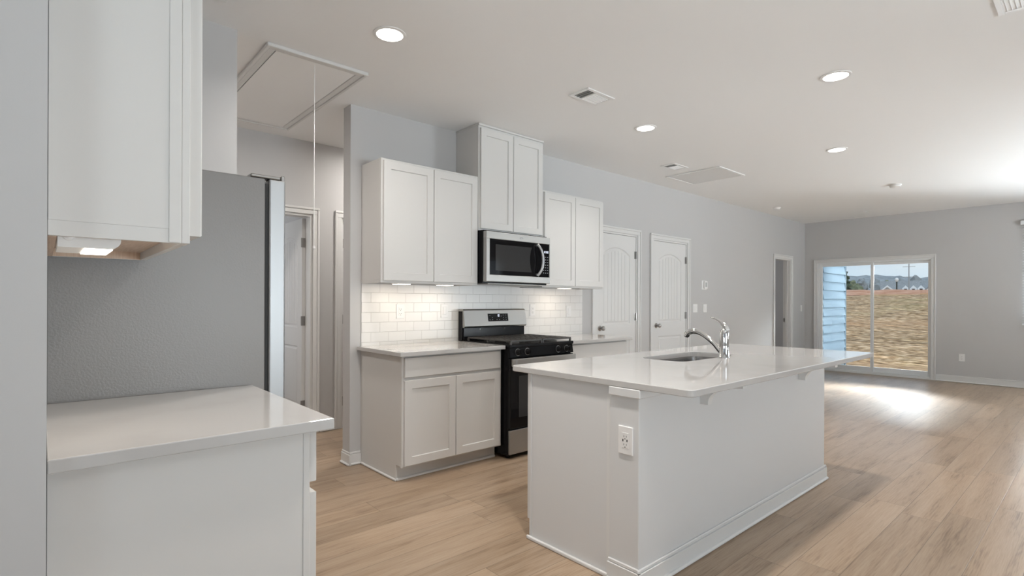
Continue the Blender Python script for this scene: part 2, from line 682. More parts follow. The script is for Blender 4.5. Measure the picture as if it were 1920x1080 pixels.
struct('wall_alcove', m, wall_m, label='short grey wall beyond the refrigerator')
DH = (1.15, 1.915, 0.0, 2.068)
DH2 = (2.195, 2.96, 0.0, 2.068)
wall_x('wall_hall', YH, YH + WT, -0.9, 4.4, [DH, DH2], 'grey wall at the back of the hall')
m = MB()
m.box(-0.9, -0.78, 3.33, YH, 0, CEIL)
m.box(4.28, 4.4, YK + WT, YH, 0, CEIL)
struct('wall_hall_ends', m, wall_m)
m = MB()
m.box(0.2, 0.32, YH + WT, 7.4, 0, CEIL)
m.box(2.06, 2.18, YH + WT, 7.4, 0, CEIL)
m.box(0.2, 2.18, 7.4, 7.52, 0, CEIL)
m.box(8.4, 8.52, YK + WT, 7.4, 0, CEIL)
m.box(8.4, 12.2, 7.4, 7.52, 0, CEIL)
m.box(12.06, 12.2, 3.6, 7.4, 0, CEIL)
m.box(XF + 0.14, 12.06, 3.6, 3.72, 0, CEIL)
struct('wall_bedrooms', m, wall_m)


def baseboard_run(m, a, b, nrm, h=0.105, t=0.014):
    """a board with a bead on top and a shoe moulding, from a to b, standing out along nrm"""
    ax, ay = a
    bx, by = b
    nx, ny = nrm

    def seg(t0, t1, z0, z1, bev=0.003):
        xs = [ax + nx * t0, bx + nx * t1, ax + nx * t1, bx + nx * t0]
        ys = [ay + ny * t0, by + ny * t1, ay + ny * t1, by + ny * t0]
        m.box(min(xs), max(xs), min(ys), max(ys), z0, z1, bev)
    seg(0, t, 0, h - 0.018, 0.001)
    seg(0, t * 0.62, h - 0.018, h, 0.004)
    seg(0, t + 0.013, 0, 0.018, 0.006)
    return m


m = MB()
baseboard_run(m, (XK0, YK), (1.845, YK), (0, -1), 0.10)
baseboard_run(m, (XK0, YK - 0.027), (XK0, YK + WT + 0.0), (-1, 0), 0.10)
struct('baseboard_wall_end', m, trim_m)
m = MB()
baseboard_run(m, (5.52, YK), (5.725, YK), (0, -1))
baseboard_run(m, (6.68, YK), (9.41, YK), (0, -1))
baseboard_run(m, (10.235, YK), (XF, YK), (0, -1))
struct('baseboard_kitchen', m, trim_m)
m = MB()
baseboard_run(m, (XF, YR), (XF, 1.862), (-1, 0))
baseboard_run(m, (XF, 3.70), (XF, YK), (-1, 0))
struct('baseboard_far', m, trim_m)
m = MB()
baseboard_run(m, (-0.78, YH), (1.09, YH), (0, -1))
baseboard_run(m, (1.978, YH), (2.132, YH), (0, -1))
baseboard_run(m, (3.02, YH), (4.28, YH), (0, -1))
struct('baseboard_hall', m, trim_m)
m = MB()
baseboard_run(m, (XB, 1.497), (0.008, 1.497), (0, -1))
baseboard_run(m, (0.806, 3.212), (0.806, 3.33), (1, 0))
struct('baseboard_left', m, trim_m)
m = MB()
baseboard_run(m, (XB, YR), (XF, YR), (0, 1))
struct('baseboard_right', m, trim_m)


def casing_x(m, hole, yf, sgn, cw=0.064):
    """door casing on a wall along X; yf = wall face, sgn = -1 towards the viewer"""
    a, b, c, d = hole
    o_ = 0.022
    for (x0, x1, z0, z1, t_, bv) in ((a - cw + o_, a, 0, d, 0.014, 0.003), (b, b + cw - o_, 0, d, 0.014, 0.003), (a - cw + o_, b + cw - o_, d, d + cw - o_, 0.014, 0.003),
                                     (a - cw, a - cw + o_, 0, d + cw - o_, 0.021, 0.004), (b + cw - o_, b + cw, 0, d + cw - o_, 0.021, 0.004), (a - cw, b + cw, d + cw - o_, d + cw, 0.021, 0.004)):
        y = sorted((yf, yf + sgn * t_))
        m.box(x0, x1, y[0], y[1], z0, z1, bv)


def jamb_x(m, hole, y0, y1, t=0.02):
    a, b, c, d = hole
    m.box(a, a + t, y0, y1, 0, d, 0.001)
    m.box(b - t, b, y0, y1, 0, d, 0.001)
    m.box(a + t, b - t, y0, y1, d - t, d, 0.001)


def offset_poly(pts, d):
    out = []
    k_ = len(pts)
    for i in range(k_):
        p0, p1, p2 = Vector(pts[i - 1]), Vector(pts[i]), Vector(pts[(i + 1) % k_])
        n0 = Vector((-(p1 - p0).y, (p1 - p0).x)).normalized()
        n1 = Vector((-(p2 - p1).y, (p2 - p1).x)).normalized()
        b = (n0 + n1).normalized()
        s = d / max(0.35, b.dot(n0))
        out.append((p1.x + b.x * s, p1.y + b.y * s))
    return out


def panel_leaf(M, W, H, T=0.035):
    """two-panel door leaf, arched top panel with plank grooves; M(u, v, w), both faces panelled"""
    mb = MB()
    bm = mb.bm
    st = 0.115
    u0, u1 = st, W - st
    lo = [(u0, 0.22), (u1, 0.22), (u1, 0.80), (u0, 0.80)]
    zs, rise = H - 0.235, 0.085
    up = [(u0, 0.98), (u1, 0.98), (u1, zs)]
    for i in range(1, 14):
        q = i / 14
        up.append((u1 + (u0 - u1) * q, zs + rise * (1 - (2 * q - 1) ** 2)))
    up.append((u0, zs))
    rim = [(0, 0), (W, 0), (W, H), (0, H)]
    back = None
    for side, w in ((1, 0.0), (-1, -T)):
        outer = [bm.verts.new(M(a, b, w)) for a, b in rim]
        eds = [bm.edges.new((outer[i], outer[(i + 1) % 4])) for i in range(4)]
        for pts in (lo, up):
            prev = None
            for d, dw in ((0, 0), (0.010, -0.008), (0.020, -0.008), (0.034, -0.002)):
                ring = [bm.verts.new(M(a, b, w + side * dw)) for a, b in (offset_poly(pts, d) if d else pts)]
                k_ = len(ring)
                if prev is None:
                    eds += [bm.edges.new((ring[i], ring[(i + 1) % k_])) for i in range(k_)]
                else:
                    for i in range(k_):
                        bm.faces.new((prev[i], prev[(i + 1) % k_], ring[(i + 1) % k_], ring[i]))
                prev = ring
            bm.faces.new(prev)
        bmesh.ops.triangle_fill(bm, use_beauty=True, use_dissolve=False, edges=eds)
        if back is None:
            back = outer
        else:
            for i in range(4):
                bm.faces.new((back[i], back[(i + 1) % 4], outer[(i + 1) % 4], outer[i]))
    for side, w in ((1, -0.002), (-1, -T + 0.002)):
        for i in range(1, 7):
            u = u0 + 0.034 + (u1 - u0 - 0.068) * i / 7
            q = (u - u0) / (u1 - u0)
            top = zs + rise * (1 - (2 * q - 1) ** 2) - 0.045
            pa = [M(u - 0.003, 1.02, w), M(u + 0.003, 1.02, w), M(u + 0.003, top, w), M(u - 0.003, top, w)]
            pb = [M(u - 0.001, 1.02, w + side * 0.003), M(u + 0.001, 1.02, w + side * 0.003), M(u + 0.001, top, w + side * 0.003), M(u - 0.001, top, w + side * 0.003)]
            mb.loops([pa, pb])
    return mb


def knob(M, u, v, parent):
    """door knob: rose, neck and ball along w"""
    c = Vector(M(u, v, 0))
    d = (Vector(M(u, v, 1)) - c).normalized()
    k_ = MB()
    prof = [(0.031, 0.0), (0.031, 0.006), (0.024, 0.010), (0.012, 0.013), (0.011, 0.030), (0.019, 0.036), (0.0265, 0.046), (0.0265, 0.058), (0.018, 0.067), (0.004, 0.069)]
    k_.tube([c + d * h for r_, h in prof], [r_ for r_, h in prof], 20)
    return k_.build('knob', nickel_m, parent, True)


def hinge(M, u, v, parent):
    h_ = MB()
    c0, c1 = Vector(M(u, v - 0.045, 0.008)), Vector(M(u, v + 0.045, 0.008))
    h_.tube([c0, c1], 0.0075, 10)
    a, b = Vector(M(u - 0.03, v - 0.045, 0.0005)), Vector(M(u + 0.012, v + 0.045, 0.003))
    h_.box(min(a.x, b.x), max(a.x, b.x), min(a.y, b.y), max(a.y, b.y), min(a.z, b.z), max(a.z, b.z))
    return h_.build('hinge', nickel_m, parent)


# closed doors in the kitchen wall
for num, hole, lab in ((1, DA, 'white two-panel door beside the wall cabinets'), (2, DB, 'white two-panel door nearest the light switches')):
    a, b, c, d = hole
    rt = sroot('door_%d' % num, ((a + b) / 2, YK, 0), lab)
    f = MB()
    casing_x(f, hole, YK, -1)
    jamb_x(f, hole, YK - 0.001, YK + WT)
    f.build('casing', trim_m, rt)
    g = 0.003
    W = b - a - 0.04 - 2 * g
    Md = lambda u, v, w, a=a: (a + 0.023 + u, YK + 0.006 - w, 0.012 + v)
    lf = panel_leaf(Md, W, d - 0.02 - 0.012 - 0.004).build('leaf', trim_m, rt)
    knob(Md, 0.065, 0.94, lf)
    for v in (0.25, 1.06, 1.81):
        hinge(Md, W + 0.002, v, rt)
# open doorway near the far corner
rt = sroot('door_3', ((DC[0] + DC[1]) / 2, YK, 0), 'open doorway near the far corner')
f = MB()
casing_x(f, DC, YK, -1)
jamb_x(f, DC, YK - 0.001, YK + WT)
f.box(DC[1] - 0.032, DC[1] - 0.02, YK + 0.045, YK + 0.08, 0, DC[3] - 0.02)
f.build('casing', trim_m, rt)
f = MB()
f.box(DC[1] - 0.035, DC[1] - 0.019, YK + 0.088, YK + 0.112, 0.90, 0.965)
f.build('strike_plate', nickel_m, rt)
# hall door standing open into the room behind, and the next door along
rt = sroot('door_4', ((DH[0] + DH[1]) / 2, YH, 0), 'white hall door standing open beyond the refrigerator')
f = MB()
casing_x(f, DH, YH, -1)
jamb_x(f, DH, YH - 0.001, YH + WT)
f.build('casing', trim_m, rt)
Mh = lambda u, v, w: (DH[1] - 0.052 - w - 0.0, YH + WT + 0.004 + u, 0.012 + v)
lf = panel_leaf(Mh, 0.72, 2.03).build('leaf', trim_m, rt)
for v in (0.25, 1.06, 1.81):
    h_ = MB()
    x = DH[1] - 0.052
    h_.box(x - 0.001, x + 0.031, YH + WT - 0.0005, YH + WT + 0.0035, v - 0.045, v + 0.045)
    h_.tube([(x - 0.004, YH + WT - 0.003, v - 0.045), (x - 0.004, YH + WT - 0.003, v + 0.045)], 0.007, 10)
    h_.box(x + 0.034, x + 0.038, YH + WT - 0.034, YH + WT, v - 0.045, v + 0.045)
    h_.build('hinge', nickel_m, rt)
knob(Mh, 0.655, 0.94, lf)
rt = sroot('door_5', ((DH2[0] + DH2[1]) / 2, YH, 0), 'hall door half hidden behind the kitchen wall end')
f = MB()
casing_x(f, DH2, YH, -1)
jamb_x(f, DH2, YH - 0.001, YH + WT)
f.build('casing', trim_m, rt)
Mh2 = lambda u, v, w: (DH2[0] + 0.023 + u, YH + 0.03 - w, 0.012 + v)
lf = panel_leaf(Mh2, DH2[1] - DH2[0] - 0.046, 2.03).build('leaf', trim_m, rt)
for v in (0.25, 1.06, 1.81):
    hinge(lambda u, v, w: Mh2(-u, v, w), 0.002, v, rt)

# sliding patio door
rt = sroot('door_6', (XF, (SD[0] + SD[1]) / 2, 0), 'sliding glass patio door in the far wall')
f = MB()
cw = 0.062
o_ = 0.020
for (y0, y1, z0, z1, t_, bv) in ((SD[0] - cw + o_, SD[0], 0, SD[3], 0.016, 0.003), (SD[1], SD[1] + cw - o_, 0, SD[3], 0.016, 0.003), (SD[0] - cw + o_, SD[1] + cw - o_, SD[3], SD[3] + cw - o_, 0.016, 0.003),
                                 (SD[0] - cw, SD[0] - cw + o_, 0, SD[3] + cw - o_, 0.024, 0.004), (SD[1] + cw - o_, SD[1] + cw, 0, SD[3] + cw - o_, 0.024, 0.004), (SD[0] - cw, SD[1] + cw, SD[3] + cw - o_, SD[3] + cw, 0.024, 0.004)):
    f.box(XF - t_, XF, y0, y1, z0, z1, bv)
f.build('casing', trim_m, rt)
f = MB()
f.box(XF + 0.0, XF + 0.14, SD[0], SD[0] + 0.014, 0, SD[3])
f.box(XF + 0.0, XF + 0.14, SD[1] - 0.03, SD[1], 0, SD[3])
f.box(XF + 0.0, XF + 0.14, SD[0] + 0.014, SD[1] - 0.03, SD[3] - 0.03, SD[3])
f.box(XF + 0.0, XF + 0.14, SD[0] + 0.014, SD[1] - 0.03, 0, 0.04, 0.003)
f.build('frame', vinyl_m, rt)
YM = 2.755


def sash(x0, x1, y0, y1, nm):
    s = MB()
    sw = 0.04
    s.box(x0, x1, y0, y0 + sw, 0.04, SD[3] - 0.03, 0.004)
    s.box(x0, x1, y1 - sw, y1, 0.04, SD[3] - 0.03, 0.004)
    s.box(x0, x1, y0 + sw, y1 - sw, 0.04, 0.125, 0.004)
    s.box(x0, x1, y0 + sw, y1 - sw, SD[3] - 0.075, SD[3] - 0.03, 0.004)
    o_ = s.build(nm, vinyl_m, rt)
    p = MB()
    xm = (x0 + x1) / 2
    p.box(xm - 0.003, xm + 0.003, y0 + sw, y1 - sw, 0.125, SD[3] - 0.075)
    p.build('glass_pane', glass_m, o_)
    return o_


sash(XF + 0.030, XF + 0.062, YM - 0.02, SD[1] - 0.03, 'sash')
sash(XF + 0.066, XF + 0.098, SD[0] + 0.0142, YM + 0.035, 'sash')


# windows
def window(num, axis, face, thick, a, b, z0, z1, label):
    """axis 'y': in a wall along Y whose room face is x=face, etc."""
    if axis == 'y':
        P = lambda u0, u1, w0, w1, c0, c1: (min(face + w0 * thick, face + w1 * thick), max(face + w0 * thick, face + w1 * thick), u0, u1, c0, c1)
        loc = (face, (a + b) / 2, z0)
    else:
        P = lambda u0, u1, w0, w1, c0, c1: (u0, u1, min(face + w0 * thick, face + w1 * thick), max(face + w0 * thick, face + w1 * thick), c0, c1)
        loc = ((a + b) / 2, face, z0)
    r_ = sroot('window_%d' % num, loc, label)
    f_ = MB()
    t = 0.05
    for q in ((a, a + t, z0, z1), (b - t, b, z0, z1), (a + t, b - t, z0, z0 + t), (a + t, b - t, z1 - t, z1), (a + t, b - t, (z0 + z1) / 2 - 0.02, (z0 + z1) / 2 + 0.02)):
        f_.box(*P(q[0], q[1], 0.5, 0.85, q[2], q[3]))
    f_.box(*P(a - 0.02, b + 0.02, -0.14, 0.6, z0 - 0.02, z0 + 0.001))
    o_ = f_.build('window_frame', vinyl_m, r_)
    g_ = MB()
    g_.box(*P(a + t, b - t, 0.66, 0.70, z0 + t, (z0 + z1) / 2 - 0.02))
    g_.box(*P(a + t, b - t, 0.66, 0.70, (z0 + z1) / 2 + 0.02, z1 - t))
    g_.build('glass_pane', glass_m, o_)
    return r_


window(1, 'y', XF, 0.14, WF[0], WF[1], WF[2], WF[3], 'window at the right end of the far wall')
window(2, 'x', YR, -0.15, W2[0], W2[1], W2[2], W2[3], 'near window in the wall opposite the kitchen')
window(3, 'x', YR, -0.15, W3[0], W3[1], W3[2], W3[3], 'far window in the wall opposite the kitchen')
window(4, 'y', XB, -0.15, W4[0], W4[1], W4[2], W4[3], 'window behind the viewpoint')

bl = thing('window_blind', 'white horizontal blind just showing at the right edge of the far wall', 'blind', (XF - 0.03, 0.04, 2.45))
f = MB()
f.box(XF - 0.055, XF - 0.002, -0.80, 0.872, 2.41, 2.472, 0.004)
f.build('headrail', slat_m, bl)
f = MB()
for i in range(36):
    z = 2.395 - i * 0.0405
    f.poly_prism([(-0.022, 0.0), (0.022, 0.0), (0.022, 0.002), (-0.022, 0.002)],
                 lambda p, q, z=z: (XF - 0.029 + p, -0.78, z + q), lambda p, q, z=z: (XF - 0.029 + p, 0.85, z + q))
f.build('slats', slat_m, bl)
f = MB()
f.box(XF - 0.05, XF - 0.006, -0.78, 0.85, 0.93, 0.955, 0.004)
f.build('bottom_rail', slat_m, bl)
bl2 = thing('window_blind', 'white horizontal blind in the far window opposite the kitchen', 'blind', (7.7, YR + 0.04, 2.3))
f = MB()
f.box(6.84, 8.61, YR + 0.002, YR + 0.055, 2.26, 2.32, 0.004)
f.build('headrail', slat_m, bl2)
f = MB()
for i in range(20):
    z = 2.24 - i * 0.042
    f.poly_prism([(-0.024, -0.004), (0.024, 0.004), (0.024, 0.007), (-0.024, -0.001)],
                 lambda p, q, z=z: (6.86, YR + 0.029 + p, z + q), lambda p, q, z=z: (8.59, YR + 0.029 + p, z + q))
f.build('slats', slat_m, bl2)

# ------------------------------------------------------------------ kitchen: cabinets
MK = lambda yf: (lambda u, v, w: (u, yf - w, v))     # faces on the kitchen wall look to -Y
ML = lambda xf: (lambda u, v, w: (xf + w, u, v))     # faces on the left wall look to +X


def wall_cab(label, x0, x1, yf, z0, z1, mtop=0.018, mbot=0.018, side=0.016):
    t = thing('wall_cabinet', label, 'cabinet', ((x0 + x1) / 2, YK, z0))
    b = MB()
    e_ = 0.0006
    b.box(x0, x1, yf + 0.019, YK - e_, z0 + 0.022, z1, 0.001)
    b.box(x0, x0 + 0.016, yf + 0.019, YK - e_, z0, z0 + 0.022)
    b.box(x1 - 0.016, x1, yf + 0.019, YK - e_, z0, z0 + 0.022)
    b.build('carcass', cab_m, t)
    f_ = MB()
    f_.box(x0, x1, yf, yf + 0.019, z0, z1, 0.0015)
    f_.build('face_frame', cab_m, t)
    u_ = MB()
    u_.box(x0 + 0.016, x1 - 0.016, yf + 0.019, YK - 0.02, z0 + 0.016, z0 + 0.0219)
    u_.build('underside', wood_m, t)
    xm = (x0 + x1) / 2
    for (a, b_) in ((x0 + side, xm - 0.0025), (xm + 0.0025, x1 - side)):
        d_ = MB()
        d_.shaker(MK(yf), a, b_, z0 + mbot, z1 - mtop, 0.0005, 0.0195)
        d_.build('door', cab_m, t)
    return t


UX0, UX1, UX2, UX3 = 1.845, 2.7385, 3.5005, 4.394
YUF, UB, UT = 3.524, 1.387, 2.30
wall_cab('white two-door wall cabinet left of the microwave', UX0, UX1 - 0.0006, YUF, UB, UT)
tc_ = wall_cab('tall white two-door wall cabinet reaching the ceiling above the microwave', UX1, UX2, YUF - 0.004, 1.852, 2.735, 0.02, 0.016)
f = MB()
f.box(UX1 - 0.004, UX2 + 0.004, YUF - 0.016, YK - 0.0006, 2.735, CEIL - 0.0006, 0.003)
f.build('crown_strip', cab_m, tc_)
wall_cab('white two-door wall cabinet right of the microwave beside the door', UX2 + 0.0006, UX3, YUF, UB, UT)

YBF = 3.216


def base_cab(label, x0, x1):
    t = thing('base_cabinet', label, 'cabinet', ((x0 + x1) / 2, YK - 0.3, 0))
    top = CT - 0.0305
    b = MB()
    b.box(x0, x1, YBF + 0.019, YK - 0.0006, 0.114, top, 0.001)
    b.box(x0, x1, YBF + 0.078, YK - 0.0006, 0.0, 0.114)
    b.build('carcass', cab_m, t)
    f_ = MB()
    f_.box(x0, x1, YBF, YBF + 0.019, 0.105, top, 0.0015)
    f_.build('face_frame', cab_m, t)
    d_ = MB()
    d_.shaker(MK(YBF), x0 + 0.015, x1 - 0.024, 0.727, top - 0.012, 0.0005, 0.0195, 0)
    d_.build('drawer_front', cab_m, t)
    xm = (x0 + x1) / 2 - 0.003
    for (a, b_) in ((x0 + 0.015, xm - 0.002), (xm + 0.002, x1 - 0.024)):
        d_ = MB()
        d_.shaker(MK(YBF), a, b_, 0.117, 0.705, 0.0005, 0.0195)
        d_.build('door', cab_m, t)
    s_ = MB()
    s_.box(x0 + 0.0, x1 - 0.002, YBF + 0.062, YBF + 0.0775, 0.0, 0.02, 0.006)
    s_.box(x0 - 0.014, x0 - 0.0005, YBF + 0.062, YK - 0.03, 0.0, 0.02, 0.006)
    s_.build('shoe_moulding', trim_m, t)
    return t


base_cab('white base cabinet left of the range', UX0, UX1)
base_cab('white base cabinet right of the range behind the island', UX2 + 0.004, UX3)
f = MB()
f.box(1.808, 2.744, 3.168, YK - 0.0085, CT - 0.03, CT, 0.003, 2)
tag(f.build('countertop', quartz_m, None, False, (2.27, 3.5, CT - 0.03)), 'white quartz countertop left of the range', 'countertop')
f = MB()
f.box(3.500, 4.425, 3.168, YK - 0.0085, CT - 0.03, CT, 0.003, 2)
tag(f.build('countertop', quartz_m, None, False, (3.96, 3.5, CT - 0.03)), 'white quartz countertop between the range and the doors', 'countertop')
f = MB()
f.box(1.846, 4.43, YK - 0.008, YK - 0.0004, 0.88, 1.386)
f.box(UX1, UX2, YK - 0.008, YK - 0.0004, 1.386, 1.42)
tag(f.build('tile_backsplash', ti_m), 'white subway tile backsplash behind the range and counters', 'backsplash')


# under-cabinet lights
def under_light(label, x, y, z, along='x', zoff=0.0):
    t = thing('under_cabinet_light', label, 'light', (x, y, z), None)
    b = MB()
    hx, hy = (0.062, 0.048)
    b.box(x - hx, x + hx, y - hy, y + hy, z, z + 0.018, 0.006, 2)
    b.build('housing', plate_m, t)
    q = MB()
    q.box(x - hx + 0.008, x + hx - 0.008, y - hy + 0.006, y + hy - 0.006, z - 0.002, z + 0.001)
    q.build('lens', ulens_m, t)
    d_ = bpy.data.lights.new('lamp', 'AREA')
    d_.shape = 'RECTANGLE'
    d_.size, d_.size_y = 0.1, 0.08
    d_.energy = 0.8
    d_.color = (1.0, 0.88, 0.72)
    o_ = bpy.data.objects.new('lamp', d_)
    COL.objects.link(o_)
    o_.parent = t
    o_.location = (0, 0, -0.006)
    return t


under_light('glowing light under the left wall cabinet, nearer the wall end', 2.06, 3.60, UB - 0.004)
under_light('glowing light under the left wall cabinet, nearer the range', 2.46, 3.60, UB - 0.004)
under_light('glowing light under the wall cabinet right of the microwave', 3.89, 3.60, UB - 0.004)

# ------------------------------------------------------------------ kitchen: microwave
MX0, MX1, MY, MZ0, MZ1 = 2.744, 3.494, 3.412, 1.418, 1.838
mw = thing('microwave', 'stainless over-the-range microwave with black glass door', 'microwave', ((MX0 + MX1) / 2, 3.6, MZ0))
b = MB()
b.box(MX0, MX1, MY + 0.045, YK - 0.009, MZ0 - 0.012, MZ1 + 0.0128, 0.003)
b.build('case', black_m, mw)
b = MB()
b.box(MX0, MX1, MY, MY + 0.044, MZ1 - 0.062, MZ1, 0.004, 2)
b.box(MX0, MX1, MY, MY + 0.044, MZ0, MZ0 + 0.058, 0.004, 2)
b.box(MX0, MX0 + 0.036, MY, MY + 0.044, MZ0 + 0.055, MZ1 - 0.06, 0.003)
b.box(MX1 - 0.010, MX1, MY, MY + 0.044, MZ0 + 0.055, MZ1 - 0.06, 0.003)
b.build('trim', steel_m, mw)
b = MB()
b.box(MX0 + 0.036, MX1 - 0.155, MY + 0.003, MY + 0.044, MZ0 + 0.058, MZ1 - 0.062, 0.002)
dr = b.build('door', blackglass_m, mw)
b = MB()
zm0, zm1 = MZ0 + 0.095, MZ1 - 0.105
pts = [(MX0 + 0.10, zm0), (3.275, zm0)]
for i in range(9):
    q = -1 + 2 * i / 8
    pts.append((3.262 - 0.022 * (1 - q * q), (zm0 + zm1) / 2 + q * (zm1 - zm0) / 2))
pts += [(3.275, zm1), (MX0 + 0.10, zm1)]
pts = [pts[0]] + pts[2:-2] + [pts[-1]]
b.poly_prism(pts, lambda u, v: (u, MY + 0.002, v), lambda u, v: (u, MY + 0.0035, v))
b.build('window', window_mesh_m, dr)
b = MB()
b.box(MX1 - 0.154, MX1 - 0.010, MY + 0.003, MY + 0.044, MZ0 + 0.058, MZ1 - 0.062, 0.002)
cp = b.build('control_panel', blackglass_m, mw)
b = MB()
hp = []
for i in range(13):
    q = -1 + 2 * i / 12
    hp.append((3.318 + 0.042 * (1 - q * q), MY - 0.012 - 0.030 * (1 - q ** 4), (MZ0 + MZ1) / 2 - 0.004 + q * 0.140))
b.tube(hp, 0.013, 12, 0.75)
b.tube([(3.318, MY + 0.004, hp[0][2] + 0.012), (3.318, MY - 0.016, hp[0][2] + 0.008)], 0.011, 10)
b.tube([(3.318, MY + 0.004, hp[-1][2] - 0.012), (3.318, MY - 0.016, hp[-1][2] - 0.008)], 0.011, 10)
b.build('handle', steel_v, mw, True)


def digits(text, u, v, h, w, M, parent, mat=None):
    """seven-segment figures"""
    segs = {'0': 'abcdef', '1': 'bc', '2': 'abged', '5': 'afgcd', '8': 'abcdefg', '3': 'abgcd'}
    b_ = MB()
    t = h * 0.13
    cx = u
    for ch in text:
        if ch == ':':
            for vv in (0.3, 0.7):
                b_.loops([[M(cx, v + h * vv - t / 2, 0), M(cx + t, v + h * vv - t / 2, 0), M(cx + t, v + h * vv + t / 2, 0), M(cx, v + h * vv + t / 2, 0)],
                          [M(cx, v + h * vv - t / 2, .0006), M(cx + t, v + h * vv - t / 2, .0006), M(cx + t, v + h * vv + t / 2, .0006), M(cx, v + h * vv + t / 2, .0006)]])
            cx += t * 2.2
            continue
        R_ = {'a': (0, w, h - t, h), 'd': (0, w, 0, t), 'g': (0, w, h / 2 - t / 2, h / 2 + t / 2), 'f': (0, t, h / 2, h), 'e': (0, t, 0, h / 2), 'b': (w - t, w, h / 2, h), 'c': (w - t, w, 0, h / 2)}
        for s in segs[ch]:
            p0, p1, q0, q1 = R_[s]
            b_.loops([[M(cx + p0, v + q0, k_), M(cx + p1, v + q0, k_), M(cx + p1, v + q1, k_), M(cx + p0, v + q1, k_)] for k_ in (0, 0.0006)])
        cx += w * 1.45
    return b_.build('display', mat or digit_m, parent)


Mm = lambda u, v, w: (u, MY + 0.0028 - w, v)
digits('12:00', 3.412, 1.694, 0.020, 0.010, Mm, cp)
for r_ in range(7):
    for c_ in range(3):
        x = 3.405 + c_ * 0.026
        z = 1.655 - r_ * 0.024
        b = MB()
        b.box(x, x + 0.011, MY + 0.0022, MY + 0.0031, z, z + 0.005)
        b.build('key_legend', legend_m, cp)
b = MB()                                      # the small maker's emblem on the top rail: a ring with a bar
cx, cz = 3.135, MZ1 - 0.033
ring = [(cx + 0.016 * math.cos(2 * math.pi * i / 20), MY - 0.0005, cz + 0.009 * math.sin(2 * math.pi * i / 20)) for i in range(21)]
b.tube(ring, 0.0012, 6)
b.box(cx - 0.022, cx + 0.026, MY - 0.001, MY + 0.0005, cz - 0.0012, cz + 0.0012)
b.build('emblem', legend_m, mw)
b = MB()
b.box(MX0 + 0.03, MX1 - 0.03, MY + 0.02, 3.72, MZ0 - 0.020, MZ0 - 0.0121, 0.002)
b.build('bottom_vent', steel_m, mw)

# ------------------------------------------------------------------ kitchen: range
RX0, RX1, RYF = 2.7545, 3.4895, 3.150
rg = thing('gas_range', 'stainless and black gas range between the two base cabinets', 'range', ((RX0 + RX1) / 2, 3.45, 0))
b = MB()
b.box(RX0, RX1, RYF, 3.805, 0.028, 0.885, 0.004)
b.build('body', black_m, rg)
for x in (RX0 + 0.05, RX1 - 0.05):
    for y in (RYF + 0.06, 3.76):
        b = MB()
        b.tube([(x, y, 0.0), (x, y, 0.03)], 0.018, 10)
        b.build('foot', black_m, rg)
b = MB()
b.box(RX0 - 0.004, RX1 + 0.004, RYF - 0.030, 3.79, 0.885, 0.912, 0.006, 2)
b.build('cooktop', black_m, rg)
b = MB()                                       # sloping control panel below the cooktop
pts = [(RYF + 0.001, 0.806), (RYF - 0.030, 0.812), (RYF - 0.018, 0.8845), (RYF + 0.001, 0.8845)]
b.poly_prism(pts, lambda y, z: (RX0 + 0.001, y, z), lambda y, z: (RX1 - 0.001, y, z))
cp = b.build('control_panel', black_m, rg)
for x in (2.835, 2.940, 3.300, 3.405):
    k_ = MB()
    c0 = Vector((x, RYF - 0.026, 0.849))
    d_ = Vector((0, -1, 0.10)).normalized()
    k_.tube([c0, c0 + d_ * 0.008, c0 + d_ * 0.012, c0 + d_ * 0.034, c0 + d_ * 0.037], [0.026, 0.025, 0.021, 0.018, 0.015], 18)
    k_.box(x - 0.004, x + 0.004, c0.y - 0.046, c0.y - 0.036, 0.835, 0.872, 0.002)
    kb = k_.build('knob', black_m, rg, True)
    r_ = MB()
    r_.tube([c0 - d_ * 0.001, c0 + d_ * 0.003], 0.0285, 20)
    r_.build('knob_ring', steel_m, kb, True)
b = MB()                                       # oven door
b.box(RX0 + 0.002, RX1 - 0.002, RYF - 0.030, RYF - 0.001, 0.245, 0.804, 0.004)
od = b.build('oven_door', blackglass_m, rg)
b = MB()
b.box(RX0 + 0.09, RX1 - 0.09, RYF - 0.0315, RYF - 0.0300, 0.33, 0.66, 0.0004)
b.build('oven_window', window_mesh_m, od)
b = MB()
b.box(RX0 + 0.000, RX1 - 0.000, RYF - 0.062, RYF - 0.040, 0.742, 0.800, 0.005, 2)
b.box(RX0 + 0.02, RX0 + 0.05, RYF - 0.041, RYF - 0.029, 0.752, 0.792)
b.box(RX1 - 0.05, RX1 - 0.02, RYF - 0.041, RYF - 0.029, 0.752, 0.792)
hd = b.build('handle', steel_m, od)
b = MB()
b.box(RX0 + 0.030, RX0 + 0.045, RYF - 0.0628, RYF - 0.061, 0.752, 0.792)
b.build('badge', legend_m, hd)
b = MB()
b.box(RX0 + 0.002, RX1 - 0.002, RYF - 0.022, RYF - 0.001, 0.042, 0.232, 0.004)
b.build('drawer_front', steel_m, rg)
